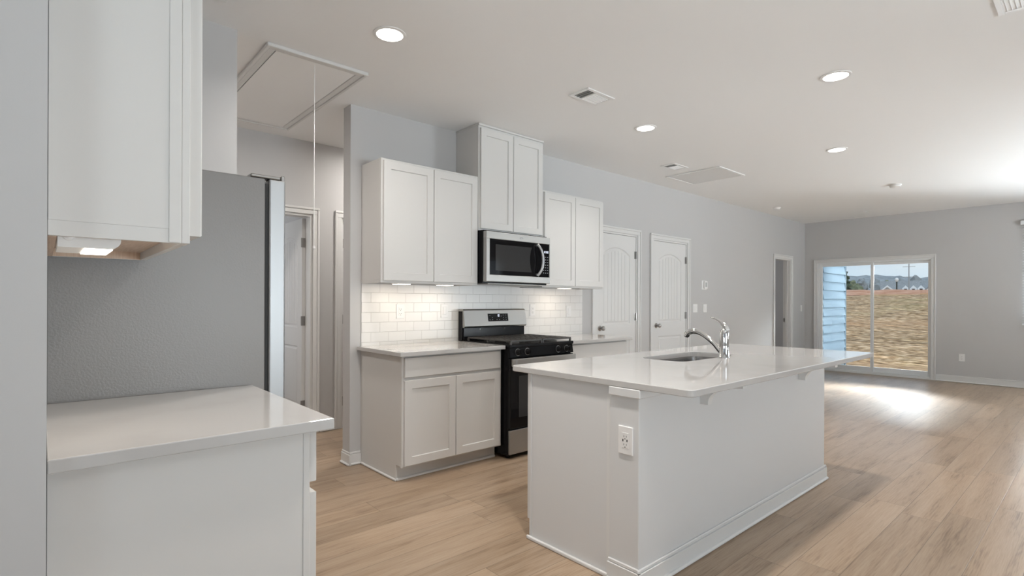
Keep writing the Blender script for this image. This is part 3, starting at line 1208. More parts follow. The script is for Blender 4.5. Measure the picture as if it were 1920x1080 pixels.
# grates: two halves of bars
for (x0, x1) in ((RX0 + 0.012, 3.118), (3.124, RX1 - 0.012)):
    b = MB()
    y0, y1, z0, z1 = RYF - 0.015, 3.70, 0.932, 0.944
    xs = [x0 + (x1 - x0 - 0.012) * i / 6 for i in range(7)]
    for x in xs:
        b.box(x, x + 0.012, y0, y1, z0, z1, 0.002)
    for i in range(5):
        y = y0 + (y1 - y0 - 0.012) * i / 4
        b.box(x0, x1, y, y + 0.012, z0 - 0.002, z1 - 0.001, 0.002)
    for x in (x0, x1 - 0.014):
        for y in (y0, (y0 + y1) / 2, y1 - 0.014):
            b.box(x, x + 0.014, y, y + 0.014, 0.912, z0)
    b.build('grate', iron_m, rg)
for (x, y, r_) in ((2.90, 3.26, 0.045), (3.34, 3.26, 0.05), (2.90, 3.56, 0.04), (3.34, 3.56, 0.035), (3.121, 3.41, 0.045)):
    b = MB()
    b.lathe([(r_ * 1.25, 0.0), (r_ * 1.2, 0.006), (r_, 0.008), (r_, 0.015), (r_ * 0.9, 0.018)], (x, y, 0.912))
    b.build('burner', iron_m, rg, True)
# backguard: a black riser with a steel control head
b = MB()
b.box(RX0 + 0.006, RX1 - 0.006, 3.745, 3.805, 0.9121, 1.02, 0.003)
bg = b.build('backguard_riser', black_m, rg)
b = MB()
pts = [(3.806, 1.0205), (3.735, 1.0205), (3.722, 1.034), (3.744, 1.172), (3.756, 1.184), (3.806, 1.184)]
b.poly_prism(pts, lambda y, z: (RX0 + 0.0, y, z), lambda y, z: (RX1 + 0.0, y, z))
bh = b.build('backguard', steel_m, rg)
b = MB()
b.box(RX0 - 0.0035, RX0 - 0.0002, 3.76, 3.812, 0.905, 1.165)
b.build('backguard_side', black_m, rg)
_sl = (3.744 - 3.722) / (1.172 - 1.034)
Mr = lambda u, v, w: (u, 3.722 + (v - 1.034) * _sl - w, v)
b = MB()
b.loops([[Mr(u, v, k_) for u, v in ((3.022, 1.072), (3.262, 1.072), (3.262, 1.142), (3.022, 1.142))] for k_ in (0.0, 0.0015)])
dp = b.build('display_panel', blackglass_m, rg)
digits('12', 3.130, 1.114, 0.020, 0.011, lambda u, v, w: Mr(u, v, w + 0.0016), dp)
for (u, v) in ((3.042, 1.086), (3.072, 1.086), (3.072, 1.106), (3.125, 1.086), (3.156, 1.086), (3.205, 1.086), (3.205, 1.106), (3.205, 1.127), (3.236, 1.086), (3.236, 1.106), (3.236, 1.127), (3.045, 1.126), (3.178, 1.118)):
    b = MB()
    b.loops([[Mr(u + a, v + c, k_) for a, c in ((-.0035, -.002), (.0035, -.002), (.0035, .002), (-.0035, .002))] for k_ in (0.0015, 0.0022)])
    b.build('key_legend', legend_m, dp)
for x in (2.94, 3.23):
    b = MB()
    b.lathe([(0.005, 0.0), (0.004, -0.003)], (x, 3.745, 1.006), 'y', 10)
    b.build('screw', chrome_m, bg)

# ------------------------------------------------------------------ left wall: cabinets, counter, refrigerator
LY0, LY1 = 1.562, 2.335
t = thing('wall_cabinet', 'white wall cabinet hanging nearest, at the left edge above a counter', 'cabinet', (0.009, 1.95, 1.398))
z0, z1, xf = 1.398, 2.312, 0.283
b = MB()
b.box(0.0092, xf - 0.019, LY0, LY1, z0 + 0.034, z1, 0.001)
b.box(0.0092, xf - 0.019, LY0, LY0 + 0.016, z0, z0 + 0.034)
b.box(0.0092, xf - 0.019, LY1 - 0.016, LY1, z0, z0 + 0.034)
b.build('carcass', cab_m, t)
b = MB()
b.box(xf - 0.019, xf, LY0, LY1, z0, z1, 0.0015)
b.build('face_frame', cab_m, t)
b = MB()
b.box(0.0092, xf - 0.019, LY0 + 0.016, LY1 - 0.016, z0 + 0.026, z0 + 0.0338)
b.box(0.0092, 0.025, LY0 + 0.016, LY1 - 0.016, z0, z0 + 0.026)
b.box(0.025, xf - 0.019, LY1 - 0.020, LY1 - 0.0161, z0 + 0.001, z0 + 0.026)
b.build('underside', wood_m, t)
ym = (LY0 + LY1) / 2
for (a, c) in ((LY0 + 0.016, ym - 0.002), (ym + 0.002, LY1 - 0.016)):
    b = MB()
    b.shaker(ML(xf), a, c, z0 + 0.022, z1 - 0.018, 0.0005, 0.0300)
    b.build('door', cab_m, t)
b = MB()
b.box(xf - 0.046, xf - 0.0195, LY0 - 0.003, LY0 + 0.0005, z0 + 0.001, z1, 0.001)
b.build('side_stile', cab_m, t)
# its light
t = thing('under_cabinet_light', 'light under the nearest wall cabinet beside the refrigerator', 'light', (0.09, 1.72, 1.39))
b = MB()
pts = []
for (cx, cz, q0) in ((0.118, 1.396, -90), (0.118, 1.424, 0)):
    for i in range(6):
        q = R(q0 + 90 * i / 5)
        pts.append((cx + 0.026 * math.cos(q), cz + (0.02 * math.sin(q) if q0 < 0 else 0)))
pts = [(0.026, 1.376)] + pts[:6] + [(0.144, 1.4235), (0.026, 1.4235)]
b.poly_prism(pts, lambda x, z: (x, 1.600, z), lambda x, z: (x, 1.80, z))
hs = b.build('housing', plate_m, t, True)
b = MB()
b.lathe([(0.011, 0.0), (0.011, -0.003), (0.009, -0.004)], (0.046, 1.600, 1.402), 'y', 20)
b.build('button', plate_m, hs, True)
b = MB()
b.box(0.075, 0.128, 1.606, 1.795, 1.3738, 1.3762)
b.build('lens', ulens_m, t)
d_ = bpy.data.lights.new('lamp', 'AREA')
d_.shape = 'RECTANGLE'
d_.size, d_.size_y = 0.05, 0.18
d_.energy = 0.6
d_.color = (1.0, 0.88, 0.72)
o_ = bpy.data.objects.new('lamp', d_)
COL.objects.link(o_)
o_.parent = t
o_.location = (0.012, -0.02, -0.019)

t = thing('base_cabinet', 'white base cabinet nearest, seen from its plain end at lower left', 'cabinet', (0.3, 1.95, 0))
xf = 0.594
top = CT - 0.0325
b = MB()
b.box(0.0092, xf - 0.019, LY0 + 0.008, LY1, 0.114, top, 0.001)
b.box(0.0092, xf - 0.078, LY0 + 0.008, LY1, 0, 0.114)
b.build('carcass', cab_m, t)
b = MB()
b.box(xf - 0.019, xf, LY0 + 0.006, LY1, 0.105, top, 0.0015)
b.build('face_frame', cab_m, t)
b = MB()
b.shaker(ML(xf), LY0 + 0.012, LY1 - 0.015, 0.716, top - 0.008, 0.0005, 0.0225, 0)
b.build('drawer_front', cab_m, t)
b = MB()
b.shaker(ML(xf), LY0 + 0.012, ym - 0.002, 0.117, 0.684, 0.0005, 0.0225)
b.build('door', cab_m, t)
b = MB()
b.shaker(ML(xf), ym + 0.002, LY1 - 0.015, 0.117, 0.684, 0.0005, 0.0225)
b.build('door', cab_m, t)
f = MB()
f.box(0.0092, 0.652, 1.528, 2.350, CT - 0.032, CT, 0.003, 2)
tag(f.build('countertop', quartz_m, None, False, (0.3, 1.94, CT - 0.032)), 'white quartz countertop beside the refrigerator at left', 'countertop')

FY0, FY1, FXB, FZ = 2.362, 3.196, 0.703, 1.768
t = thing('refrigerator', 'grey-sided stainless refrigerator between the left counter and the hall', 'refrigerator', (0.4, 2.78, 0))
b = MB()
b.box(0.0095, FXB, FY0, FY1, 0.03, FZ, 0.005, 2)
b.build('body', fr_m, t)
b = MB()
b.box(FXB, FXB + 0.016, FY0 + 0.012, FY1 - 0.012, 0.07, FZ - 0.02)
b.build('gasket', dark_m, t)
ymd = (FY0 + FY1) / 2
for (a, c) in ((FY0 + 0.002, ymd - 0.003), (ymd + 0.003, FY1 - 0.002)):
    b = MB()
    b.box(FXB + 0.016, FXB + 0.084, a, c, 0.665, FZ + 0.002, 0.007, 3)
    dd = b.build('door', steel_v, t)
    yh = c - 0.05 if a < ymd - 0.1 else a + 0.05
    h_ = MB()
    h_.tube([(FXB + 0.125, yh, 0.80), (FXB + 0.125, yh, 1.66)], 0.011, 12)
    for z in (0.83, 1.63):
        h_.tube([(FXB + 0.082, yh, z), (FXB + 0.125, yh, z)], 0.009, 10)
    h_.build('handle', steel_v, dd, True)
    h_ = MB()
    ya = FY0 + 0.004 if a < ymd - 0.1 else FY1 - 0.064
    h_.box(FXB - 0.055, FXB + 0.062, ya, ya + 0.06, FZ + 0.0025, FZ + 0.016, 0.004, 2)
    h_.build('hinge_cover', nickel_m, t)
b = MB()
b.box(FXB + 0.016, FXB + 0.084, FY0 + 0.002, FY1 - 0.002, 0.07, 0.657, 0.007, 3)
dd = b.build('freezer_drawer', steel_v, t)
b = MB()
b.tube([(FXB + 0.125, FY0 + 0.08, 0.58), (FXB + 0.125, FY1 - 0.08, 0.58)], 0.011, 12)
for y in (FY0 + 0.11, FY1 - 0.11):
    b.tube([(FXB + 0.082, y, 0.58), (FXB + 0.125, y, 0.58)], 0.009, 10)
b.build('handle', steel_v, dd, True)
b = MB()
b.box(FXB + 0.066, FXB + 0.082, FY0 + 0.004, ymd - 0.02, FZ - 0.006, FZ + 0.022, 0.003)
b.build('door_top_lip', nickel_m, t)
b = MB()
b.box(0.04, FXB - 0.02, FY0 + 0.02, FY1 - 0.02, 0.0, 0.03)
b.build('plinth', dark_m, t)

# ------------------------------------------------------------------ island
IX0, IX1, IY0, IYP, IY1 = 1.934, 4.171, 1.345, 1.502, 2.052
t = thing('kitchen_island', 'white kitchen island with plain painted back and baseboard', 'island', (3.05, 1.7, 0))
top = CT - 0.0306
b = MB()
b.box(IX0 - 0.006, IX1, IY0, IYP, 0, top, 0.003, 2)
b.build('knee_wall', island_m, t)
b = MB()
b.box(IX0, IX0 + 0.018, IYP + 0.0002, IY1 - 0.02, 0, top)
b.box(IX1 - 0.018, IX1, IYP + 0.0002, IY1 - 0.02, 0, top)
b.box(IX0 + 0.018, 2.72, IYP + 0.0002, IY1 - 0.02, 0.11, top)
b.box(3.50, IX1 - 0.018, IYP + 0.0002, IY1 - 0.02, 0.11, top)
b.box(2.72, 3.50, IYP + 0.0002, IY1 - 0.02, 0.11, 0.60)
b.box(IX0 + 0.018, IX1 - 0.018, IYP + 0.0002, IY1 - 0.08, 0.0, 0.11)
b.box(IX0 - 0.004, IX0 + 0.0, IY1 - 0.034, IY1 - 0.02, 0, top, 0.001)
b.build('carcass', island_m, t)
b = MB()
b.box(IX0, IX1, IY1 - 0.0199, IY1 - 0.001, 0.105, top, 0.0015)
b.build('face_frame', cab_m, t)
xs = [IX0 + 0.015, 2.50, 2.72, 3.11, 3.50, 3.83, IX1 - 0.015]
for a, c in zip(xs, xs[1:]):
    b = MB()
    b.shaker(lambda u, v, w: (u, IY1 - 0.001 + w, v), a + 0.002, c - 0.002, 0.117, 0.86, 0.0005, 0.0195)
    b.build('door', cab_m, t)
b = MB()
b.box(IX0 - 0.020, IX1 + 0.012, IY0 - 0.014, IYP - 0.003, 0.836, top, 0.003)
b.build('cap_trim', island_m, t)
b = MB()
baseboard_run(b, (IX0 - 0.021, IY0), (IX1 + 0.014, IY0), (0, -1), 0.10)
baseboard_run(b, (IX0 - 0.006, IY0 - 0.013), (IX0 - 0.006, IYP + 0.004), (-1, 0), 0.10)
baseboard_run(b, (IX1, IY0 - 0.013), (IX1, IYP), (1, 0), 0.10)
b.build('baseboard', trim_m, t)
b = MB()
b.box(IX0 - 0.015, IX0 - 0.0003, IYP + 0.004, IY1 - 0.006, 0, 0.020, 0.006, 2)
b.build('shoe_moulding', trim_m, t)
b = MB()
b.box(IX0 - 0.003, IX0 - 0.0002, IYP + 0.0005, IYP + 0.02, 0.02, 0.836)
b.build('corner_bead', trim_m, t)
for x in (2.462, 3.712):
    b = MB()
    pts = [(IY0 - 0.0005, 0.750), (IY0 - 0.042, 0.750)]
    for i in range(9):
        q = R(90 * i / 8)
        pts.append((IY0 - 0.042 - 0.150 * (1 - math.cos(q)), 0.762 + 0.085 * math.sin(q)))
    pts += [(IY0 - 0.215, 0.850), (IY0 - 0.215, top), (IY0 - 0.0142, top), (IY0 - 0.0142, 0.8355), (IY0 - 0.0005, 0.8355)]
    b.poly_prism(pts, lambda y, z, x=x: (x - 0.022, y, z), lambda y, z, x=x: (x + 0.022, y, z))
    b.build('corbel', trim_m, t)

# countertop with rounded corners and a sink cut-out
CX0, CX1, CY0, CY1 = 1.916, 4.365, 1.090, 2.172
SX0, SX1, SY0, SY1 = 2.780, 3.440, 1.640, 1.950


def round_rect(x0, x1, y0, y1, r_, k_=8):
    out = []
    for (cx, cy, q0) in ((x1 - r_, y0 + r_, -90), (x1 - r_, y1 - r_, 0), (x0 + r_, y1 - r_, 90), (x0 + r_, y0 + r_, 180)):
        for i in range(k_ + 1):
            q = R(q0 + 90 * i / k_)
            out.append((cx + r_ * math.cos(q), cy + r_ * math.sin(q)))
    return out


b = MB()
bm = b.bm
e_ = 0.003
oo = [round_rect(CX0 + d, CX1 - d, CY0 + d, CY1 - d, 0.032) for d in (e_, 0, 0, e_)]
zz = [CT - 0.03, CT - 0.03 + e_, CT - e_, CT]
rings = [[bm.verts.new((p[0], p[1], z)) for p in pp] for pp, z in zip(oo, zz)]
for a, c in zip(rings, rings[1:]):
    for i in range(len(a)):
        bm.faces.new((a[i], a[(i + 1) % len(a)], c[(i + 1) % len(a)], c[i]))
hh = round_rect(SX0, SX1, SY0, SY1, 0.085)
h1 = [bm.verts.new((p[0], p[1], CT)) for p in hh]
h0 = [bm.verts.new((p[0], p[1], CT - 0.03)) for p in hh]
for i in range(len(h1)):
    bm.faces.new((h1[i], h1[(i + 1) % len(h1)], h0[(i + 1) % len(h1)], h0[i]))
for outer, inner in ((rings[-1], h1), (rings[0], h0)):
    eds = []
    for lp in (outer, inner):
        for i in range(len(lp)):
            eds.append(bm.edges.get((lp[i], lp[(i + 1) % len(lp)])) or bm.edges.new((lp[i], lp[(i + 1) % len(lp)])))
    bmesh.ops.triangle_fill(bm, use_beauty=True, use_dissolve=False, edges=eds)
tag(b.build('countertop', quartz_m, None, False, (3.1, 1.6, CT - 0.03)), 'large white quartz countertop on the island around the sink', 'countertop')

t = thing('kitchen_sink', 'stainless undermount sink set in the island countertop', 'sink', (3.11, 1.8, 0.70))
b = MB()
g = 0.004
rr = []
for d, z in ((-0.010, CT - 0.0305), (g, CT - 0.0305), (g + 0.004, CT - 0.05), (g + 0.010, 0.715), (g + 0.03, 0.695), (0.10, 0.690)):
    rr.append([(p[0], p[1], z) for p in round_rect(SX0 + d, SX1 - d, SY0 + d, SY1 - d, max(0.03, 0.085 - max(0, d) * 0.3))])
b.loops(rr, False, True)
bs = b.build('basin', sink_m, t, True)
b = MB()
b.lathe([(0.045, 0.0), (0.043, 0.004), (0.03, 0.002), (0.028, 0.0008)], (3.11, 1.80, 0.6905))
b.build('drain', chrome_m, t, True)

t = thing('kitchen_faucet', 'chrome single-lever faucet with arched spout behind the sink', 'faucet', (3.197, 1.597, CT))
FXc, FYc = 3.197, 1.600
b = MB()
b.lathe([(0.031, 0.0), (0.031, 0.006), (0.029, 0.010), (0.0285, 0.08), (0.0285, 0.12), (0.027, 0.15), (0.024, 0.17), (0.017, 0.184), (0.006, 0.189)], (FXc, FYc, CT), 'z', 28)
bd = b.build('body', chrome_m, t, True)
b = MB()
sp_ = [(1.610, 0.930), (1.633, 0.952), (1.665, 0.989), (1.701, 1.018), (1.730, 1.038), (1.758, 1.053), (1.785, 1.062), (1.810, 1.064), (1.834, 1.059), (1.852, 1.049)]
b.tube([(FXc, y, z) for y, z in sp_], [0.013, 0.0135, 0.014, 0.0145, 0.015, 0.016, 0.018, 0.0195, 0.0205, 0.019], 18)
b.tube([(FXc, 1.846, 1.054), (FXc, 1.856, 1.040), (FXc, 1.860, 1.028), (FXc, 1.8605, 1.026)], [0.0200, 0.0205, 0.0195, 0.014], 18)
so = b.build('spout', chrome_m, t, True)
b = MB()
b.tube([(FXc, 1.8605, 1.0262), (FXc, 1.8615, 1.0225)], [0.0145, 0.013], 16)
b.build('spray_face', black_m, so, True)
b = MB()
hl = [(1.586, 1.075), (1.592, 1.096), (1.604, 1.112), (1.622, 1.126), (1.644, 1.140), (1.666, 1.150), (1.684, 1.157), (1.690, 1.1585)]
b.tube([(FXc, y, z) for y, z in hl], [0.018, 0.0165, 0.013, 0.0100, 0.0078, 0.0070, 0.0068, 0.004], 16, 1.1)
b.build('lever_handle', chrome_m, t, True)
b = MB()
b.lathe([(0.033, 0.0), (0.033, 0.0035), (0.030, 0.005)], (FXc, FYc, CT), 'z', 28)
b.build('base_ring', chrome_m, t, True)


# ------------------------------------------------------------------ outlets and switches
def plate(name, label, cat, M, u, v, kind, w=0.072, h=0.116, group=None):
    """wall plate centred on (u, v); kind: duplex, usb, rocker, rocker2, blank"""
    t_ = thing(name, label, cat, M(u, v, 0), group)

    def slab(nm, u0, u1, v0, v1, w0, w1, mat, par, c=0.002):
        b_ = MB()
        b_.loops([[M(p, q, w0) for p, q in ((u0, v0), (u1, v0), (u1, v1), (u0, v1))],
                  [M(p, q, w1 - c * 0.6) for p, q in ((u0, v0), (u1, v0), (u1, v1), (u0, v1))],
                  [M(p, q, w1) for p, q in ((u0 + c, v0 + c), (u1 - c, v0 + c), (u1 - c, v1 - c), (u0 + c, v1 - c))]])
        return b_.build(nm, mat, par)
    slab('cover_plate', u - w / 2, u + w / 2, v - h / 2, v + h / 2, 0.0004, 0.0065, plate_m, t_)
    if kind in ('duplex', 'usb'):
        rc = slab('receptacle', u - 0.0165, u + 0.0165, v - 0.0335, v + 0.0335, 0.0064, 0.0085, plate_m, t_, 0.001)
        b_ = MB()
        for dv in (0.018, -0.018):
            for du in (-0.007, 0.006):
                b_.loops([[M(u + du + p, v + dv + q, k2) for p, q in ((-0.001, -0.004), (0.001, -0.004), (0.001, 0.004), (-0.001, 0.004))] for k2 in (0.0083, 0.0089)])
            b_.loops([[M(u + p, v + dv - 0.011 + q, k2) for p, q in ((-0.0025, -0.002), (0.0025, -0.002), (0.0025, 0.002), (-0.0025, 0.002))] for k2 in (0.0083, 0.0089)])
        if kind == 'usb':
            for du in (-0.011, 0.011):
                b_.loops([[M(u + du + p, v + q, k2) for p, q in ((-0.0025, -0.0055), (0.0025, -0.0055), (0.0025, 0.0055), (-0.0025, 0.0055))] for k2 in (0.0083, 0.0089)])
        b_.build('slots', dark_m, rc)
    elif kind == 'rocker':
        slab('rocker', u - 0.0165, u + 0.0165, v - 0.0335, v + 0.0335, 0.0064, 0.0105, plate_m, t_, 0.003)
    elif kind == 'rocker2':
        for du in (-0.023, 0.023):
            slab('rocker', u + du - 0.0165, u + du + 0.0165, v - 0.0335, v + 0.0335, 0.0064, 0.0105, plate_m, t_, 0.003)
    return t_


MT = lambda u, v, w: (u, YK - 0.008 - w, v)
plate('wall_outlet', 'white outlet on the tile backsplash nearest the wall end', 'outlet', MT, 2.182, 1.170, 'duplex')
plate('wall_switch', 'white switch on the tile backsplash just left of the range', 'switch', MT, 2.612, 1.170, 'rocker')
plate('wall_outlet', 'white outlet on the tile backsplash just right of the range', 'outlet', MT, 3.672, 1.168, 'duplex')
plate('wall_switch', 'white switch on the tile backsplash beside the door casing', 'switch', MT, 4.205, 1.150, 'rocker')
plate('wall_outlet', 'white outlet with charging ports on the end of the island', 'outlet', lambda u, v, w: (IX0 - 0.006 - w, u, v), 1.412, 0.644, 'usb', 0.076, 0.122)
MW = lambda u, v, w: (u, YK - w, v)
plate('wall_switch', 'white two-rocker switch plate left of the pair beside the second door', 'switch', MW, 6.822, 1.168, 'rocker2', 0.118, 0.116)
plate('wall_switch', 'white single-rocker switch right of the pair beside the second door', 'switch', MW, 7.092, 1.166, 'rocker', 0.10, 0.116)
plate('wall_switch', 'white switch on the long wall near the far corner', 'switch', MW, 10.66, 1.145, 'rocker')
plate('wall_outlet', 'white outlet low on the far wall right of the patio door', 'outlet', lambda u, v, w: (XF - w, u, v), 1.54, 0.395, 'duplex')
t = thing('thermostat', 'small white thermostat above the pair of light switches', 'thermostat', (7.065, YK, 1.498))
b = MB()
b.box(6.995, 7.135, YK - 0.006, YK - 0.0004, 1.432, 1.562, 0.002)
b.build('back_plate', plate_m, t)
b = MB()
b.box(7.045, 7.130, YK - 0.026, YK - 0.006, 1.442, 1.553, 0.006, 2)
hs = b.build('housing', plate_m, t)
b = MB()
b.box(7.060, 7.112, YK - 0.0272, YK - 0.0255, 1.470, 1.535)
b.build('screen', principled('thermostat_screen', (0.55, 0.56, 0.55), 0.2)[0], hs)


# ------------------------------------------------------------------ ceiling fittings
def can(label, x, y, power=10, group=None, spread=120):
    t_ = thing('recessed_light', label, 'ceiling light', (x, y, CEIL), group)
    b_ = MB()
    b_.lathe([(0.092, 0.0), (0.091, -0.004), (0.078, -0.007), (0.074, -0.006), (0.073, -0.001)], (x, y, CEIL - 0.0003), 'z', 36)
    b_.build('trim_ring', plate_m, t_, True)
    b_ = MB()
    b_.lathe([(0.0728, -0.0012), (0.0728, -0.0050), (0.05, -0.0062), (0.01, -0.0066)], (x, y, CEIL), 'z', 36)
    b_.build('lens', lens_m, t_, True)
    d2 = bpy.data.lights.new('lamp', 'AREA')
    d2.shape = 'DISK'
    d2.size = 0.14
    d2.spread = R(spread)
    d2.energy = power
    d2.color = (1.0, 0.945, 0.885)
    o2 = bpy.data.objects.new('lamp', d2)
    COL.objects.link(o2)
    o2.parent = t_
    o2.location = (0, 0, -0.012)
    return t_


can('glowing recessed ceiling light nearest the attic hatch', 1.459, 2.689, 13, None, 150)
can('glowing recessed ceiling light above the island, nearest the right edge', 3.926, 1.205)
can('glowing recessed ceiling light beyond the ceiling register above the range aisle', 3.888, 2.656, 6)
can('glowing recessed ceiling light farthest away, over the living room', 5.824, 1.776)
can('recessed ceiling light overhead, outside the picture', 1.459, 1.20, 14)
can('recessed ceiling light over the right side of the living room', 5.85, -0.9, 16)
can('recessed ceiling light in the back of the living room', 8.9, -1.2, 16)
can('recessed ceiling light behind the viewpoint', -1.2, -0.9)
can('recessed ceiling light at the hall end', 2.6, 4.48, 15, None, 175)
can('recessed ceiling light in the hall beyond the attic hatch', 0.3, 4.2, 15, None, 175)


def register(label, x0, x1, y0, y1, group=None, dark_first=True):
    t_ = thing('air_register', label, 'vent', ((x0 + x1) / 2, (y0 + y1) / 2, CEIL), group)
    f_ = 0.026
    z = CEIL
    b_ = MB()
    for q in ((x0, x1, y0, y0 + f_), (x0, x1, y1 - f_, y1), (x0, x0 + f_, y0 + f_, y1 - f_), (x1 - f_, x1, y0 + f_, y1 - f_)):
        b_.box(q[0], q[1], q[2], q[3], z - 0.008, z - 0.0003, 0.002)
    xm = x0 + (x1 - x0) * 0.36
    b_.box(xm - 0.004, xm + 0.004, y0 + f_, y1 - f_, z - 0.008, z - 0.002)
    b_.build('frame', plate_m, t_)
    b_ = MB()
    b_.box(x0 + f_, xm, y0 + f_, y1 - f_, z - 0.0022, z - 0.0004)
    b_.build('duct_opening', duct_m, t_)
    b_ = MB()
    b_.box(xm + 0.004, x1 - f_, y0 + f_, y1 - f_, z - 0.004, z - 0.0005)
    for i in range(3):
        x = x0 + f_ + (xm - x0 - f_) * (i + 0.5) / 3
        b_.poly_prism([(-0.004, -0.010), (-0.003, -0.010), (0.003, -0.003), (0.002, -0.003)], lambda p, q, x=x: (x + p, y0 + f_, z + q), lambda p, q, x=x: (x + p, y1 - f_, z + q))
    for i in range(8):
        y = y0 + f_ + (y1 - y0 - 2 * f_) * (i + 0.5) / 8
        b_.poly_prism([(-0.003, -0.0075), (-0.0015, -0.0075), (0.004, -0.0035), (-0.003, -0.0035)], lambda p, q, y=y: (xm + 0.004, y + p, z + q), lambda p, q, y=y: (x1 - f_, y + p, z + q))
    b_.build('louvres', plate_m, t_)
    return t_


register('white ceiling air register between the attic hatch and the island lights', 2.855, 3.155, 2.420, 2.608)
register('small white ceiling air register beside the return grille', 5.095, 5.375, 3.110, 3.285)
register('white ceiling air register at the upper right corner of the picture', 3.43, 3.722, 0.190, 0.386)
register('white ceiling air register above the refrigerator, at the top edge', 0.395, 0.689, 2.765, 2.953)
t = thing('return_air_grille', 'large white return air grille in the ceiling near the long wall', 'vent', (5.88, 3.19, CEIL))
b = MB()
x0, x1, y0, y1 = 5.575, 6.185, 2.848, 3.532
for q in ((x0, x1, y0, y0 + 0.03), (x0, x1, y1 - 0.03, y1), (x0, x0 + 0.03, y0 + 0.03, y1 - 0.03), (x1 - 0.03, x1, y0 + 0.03, y1 - 0.03)):
    b.box(q[0], q[1], q[2], q[3], CEIL - 0.010, CEIL - 0.0003, 0.002)
b.build('frame', plate_m, t)
b = MB()
b.box(x0 + 0.03, x1 - 0.03, y0 + 0.03, y1 - 0.03, CEIL - 0.004, CEIL - 0.0005)
for i in range(24):
    x = x0 + 0.03 + (x1 - x0 - 0.06) * (i + 0.5) / 24
    b.poly_prism([(0.003, -0.0075), (0.0015, -0.0075), (-0.004, -0.0035), (0.003, -0.0035)], lambda p, q, x=x: (x + p, y0 + 0.03, CEIL + q), lambda p, q, x=x: (x + p, y1 - 0.03, CEIL + q))
b.build('louvres', plate_m, t)
for (x, y, r_, lab) in ((8.10, 1.807, 0.068, 'white round smoke detector on the ceiling over the living room'), (8.70, 3.50, 0.060, 'white round smoke detector on the ceiling beside the long wall')):
    t = thing('smoke_detector', lab, 'smoke detector', (x, y, CEIL))
    b = MB()
    b.lathe([(r_, -0.0003), (r_, -0.012), (r_ * 0.93, -0.016)], (x, y, CEIL), 'z', 28)
    b.build('base', plate_m, t, True)
    b = MB()
    b.lathe([(r_ * 0.88, -0.0161), (r_ * 0.84, -0.030), (r_ * 0.6, -0.038), (r_ * 0.1, -0.040)], (x, y, CEIL), 'z', 28)
    b.build('cover', plate_m, t, True)
b = MB()
b.lathe([(0.045, -0.0003), (0.044, -0.006), (0.03, -0.009), (0.004, -0.010)], (10.19, 2.70, CEIL), 'z', 24)
tag(b.build('ceiling_cover_plate', plate_m, None, True, None), 'small flat white disc on the ceiling nearest the patio door', 'cover plate')

# attic hatch
HX0, HX1, HY0, HY1 = 0.972, 1.602, 3.232, 4.755
t = thing('attic_hatch', 'white attic hatch with pull cord in the ceiling beyond the refrigerator', 'attic hatch', ((HX0 + HX1) / 2, 4.0, CEIL))
b = MB()
w_ = 0.062
o_ = 0.02
for d0, d1, zz_ in ((0.0, o_, 0.022), (o_, w_, 0.016)):
    for q in ((HX0 + d0, HX1 - d0, HY0 + d0, HY0 + d1), (HX0 + d0, HX1 - d0, HY1 - d1, HY1 - d0), (HX0 + d0, HX0 + d1, HY0 + d1, HY1 - d1), (HX1 - d1, HX1 - d0, HY0 + d1, HY1 - d1)):
        b.box(q[0], q[1], q[2], q[3], CEIL - zz_, CEIL - 0.0004, 0.004)
b.build('trim_frame', trim_m, t)
b = MB()
b.box(HX0 + w_, HX1 - w_, HY0 + w_, HY1 - w_, CEIL - 0.004, CEIL - 0.0006)
b.build('gap', dark_m, t)
b = MB()
b.box(HX0 + w_ + 0.005, HX1 - w_ - 0.005, HY0 + w_ + 0.002, HY1 - w_ - 0.002, CEIL - 0.014, CEIL - 0.004)
b.build('panel', ceil_m, t)
b = MB()
b.tube([(1.284, 3.335, CEIL - 0.012), (1.284, 3.335, 1.60)], 0.0022, 8)
cd = b.build('pull_cord', plate_m, t, True)
b = MB()
b.lathe([(0.003, 0.0), (0.0075, -0.006), (0.009, -0.018), (0.004, -0.026)], (1.284, 3.335, 1.602), 'z', 12)
b.build('cord_knob', plate_m, cd, True)

# ------------------------------------------------------------------ outdoors
# the blue clapboard wing of the house beside the patio door
m = MB()
xe = 12.21
for i in range(19):
    z = -0.14 + i * 0.163
    m.poly_prism([(3.598, z), (3.553, z), (3.584, z + 0.163), (3.598, z + 0.163)], lambda y, zz_: (XF + 0.141, y, zz_), lambda y, zz_: (xe - 0.001, y, zz_))
sw_ = struct('wall_siding', m, siding_m, label='pale blue clapboard wall outside the patio door')
m = MB()
m.box(xe - 0.001, xe + 0.05, 3.555, 3.66, -0.14, 2.96, 0.002)
m.build('corner_trim', principled('siding_corner_trim', (0.20, 0.27, 0.32), 0.6)[0], sw_)
m = MB()
m.box(XF + 0.141, 12.4, 0.6, 3.56, -0.17, -0.09)
struct('floor_patio', m, principled('patio_concrete', (0.52, 0.51, 0.49), 0.9)[0])


# yard: flat by the house, then a long bank, then lower ground behind it
def ground_z(d):
    pts = [(0, -0.16), (15.5, -0.16), (16.5, 0.02), (20, 0.37), (26, 0.98), (32, 1.56), (35.5, 1.86), (37, 1.88), (41, 1.2), (48, -1.6), (400, -2.6)]
    for (a, za), (b_, zb) in zip(pts, pts[1:]):
        if d <= b_:
            q = (d - a) / (b_ - a)
            return za + (zb - za) * q
    return pts[-1][1]


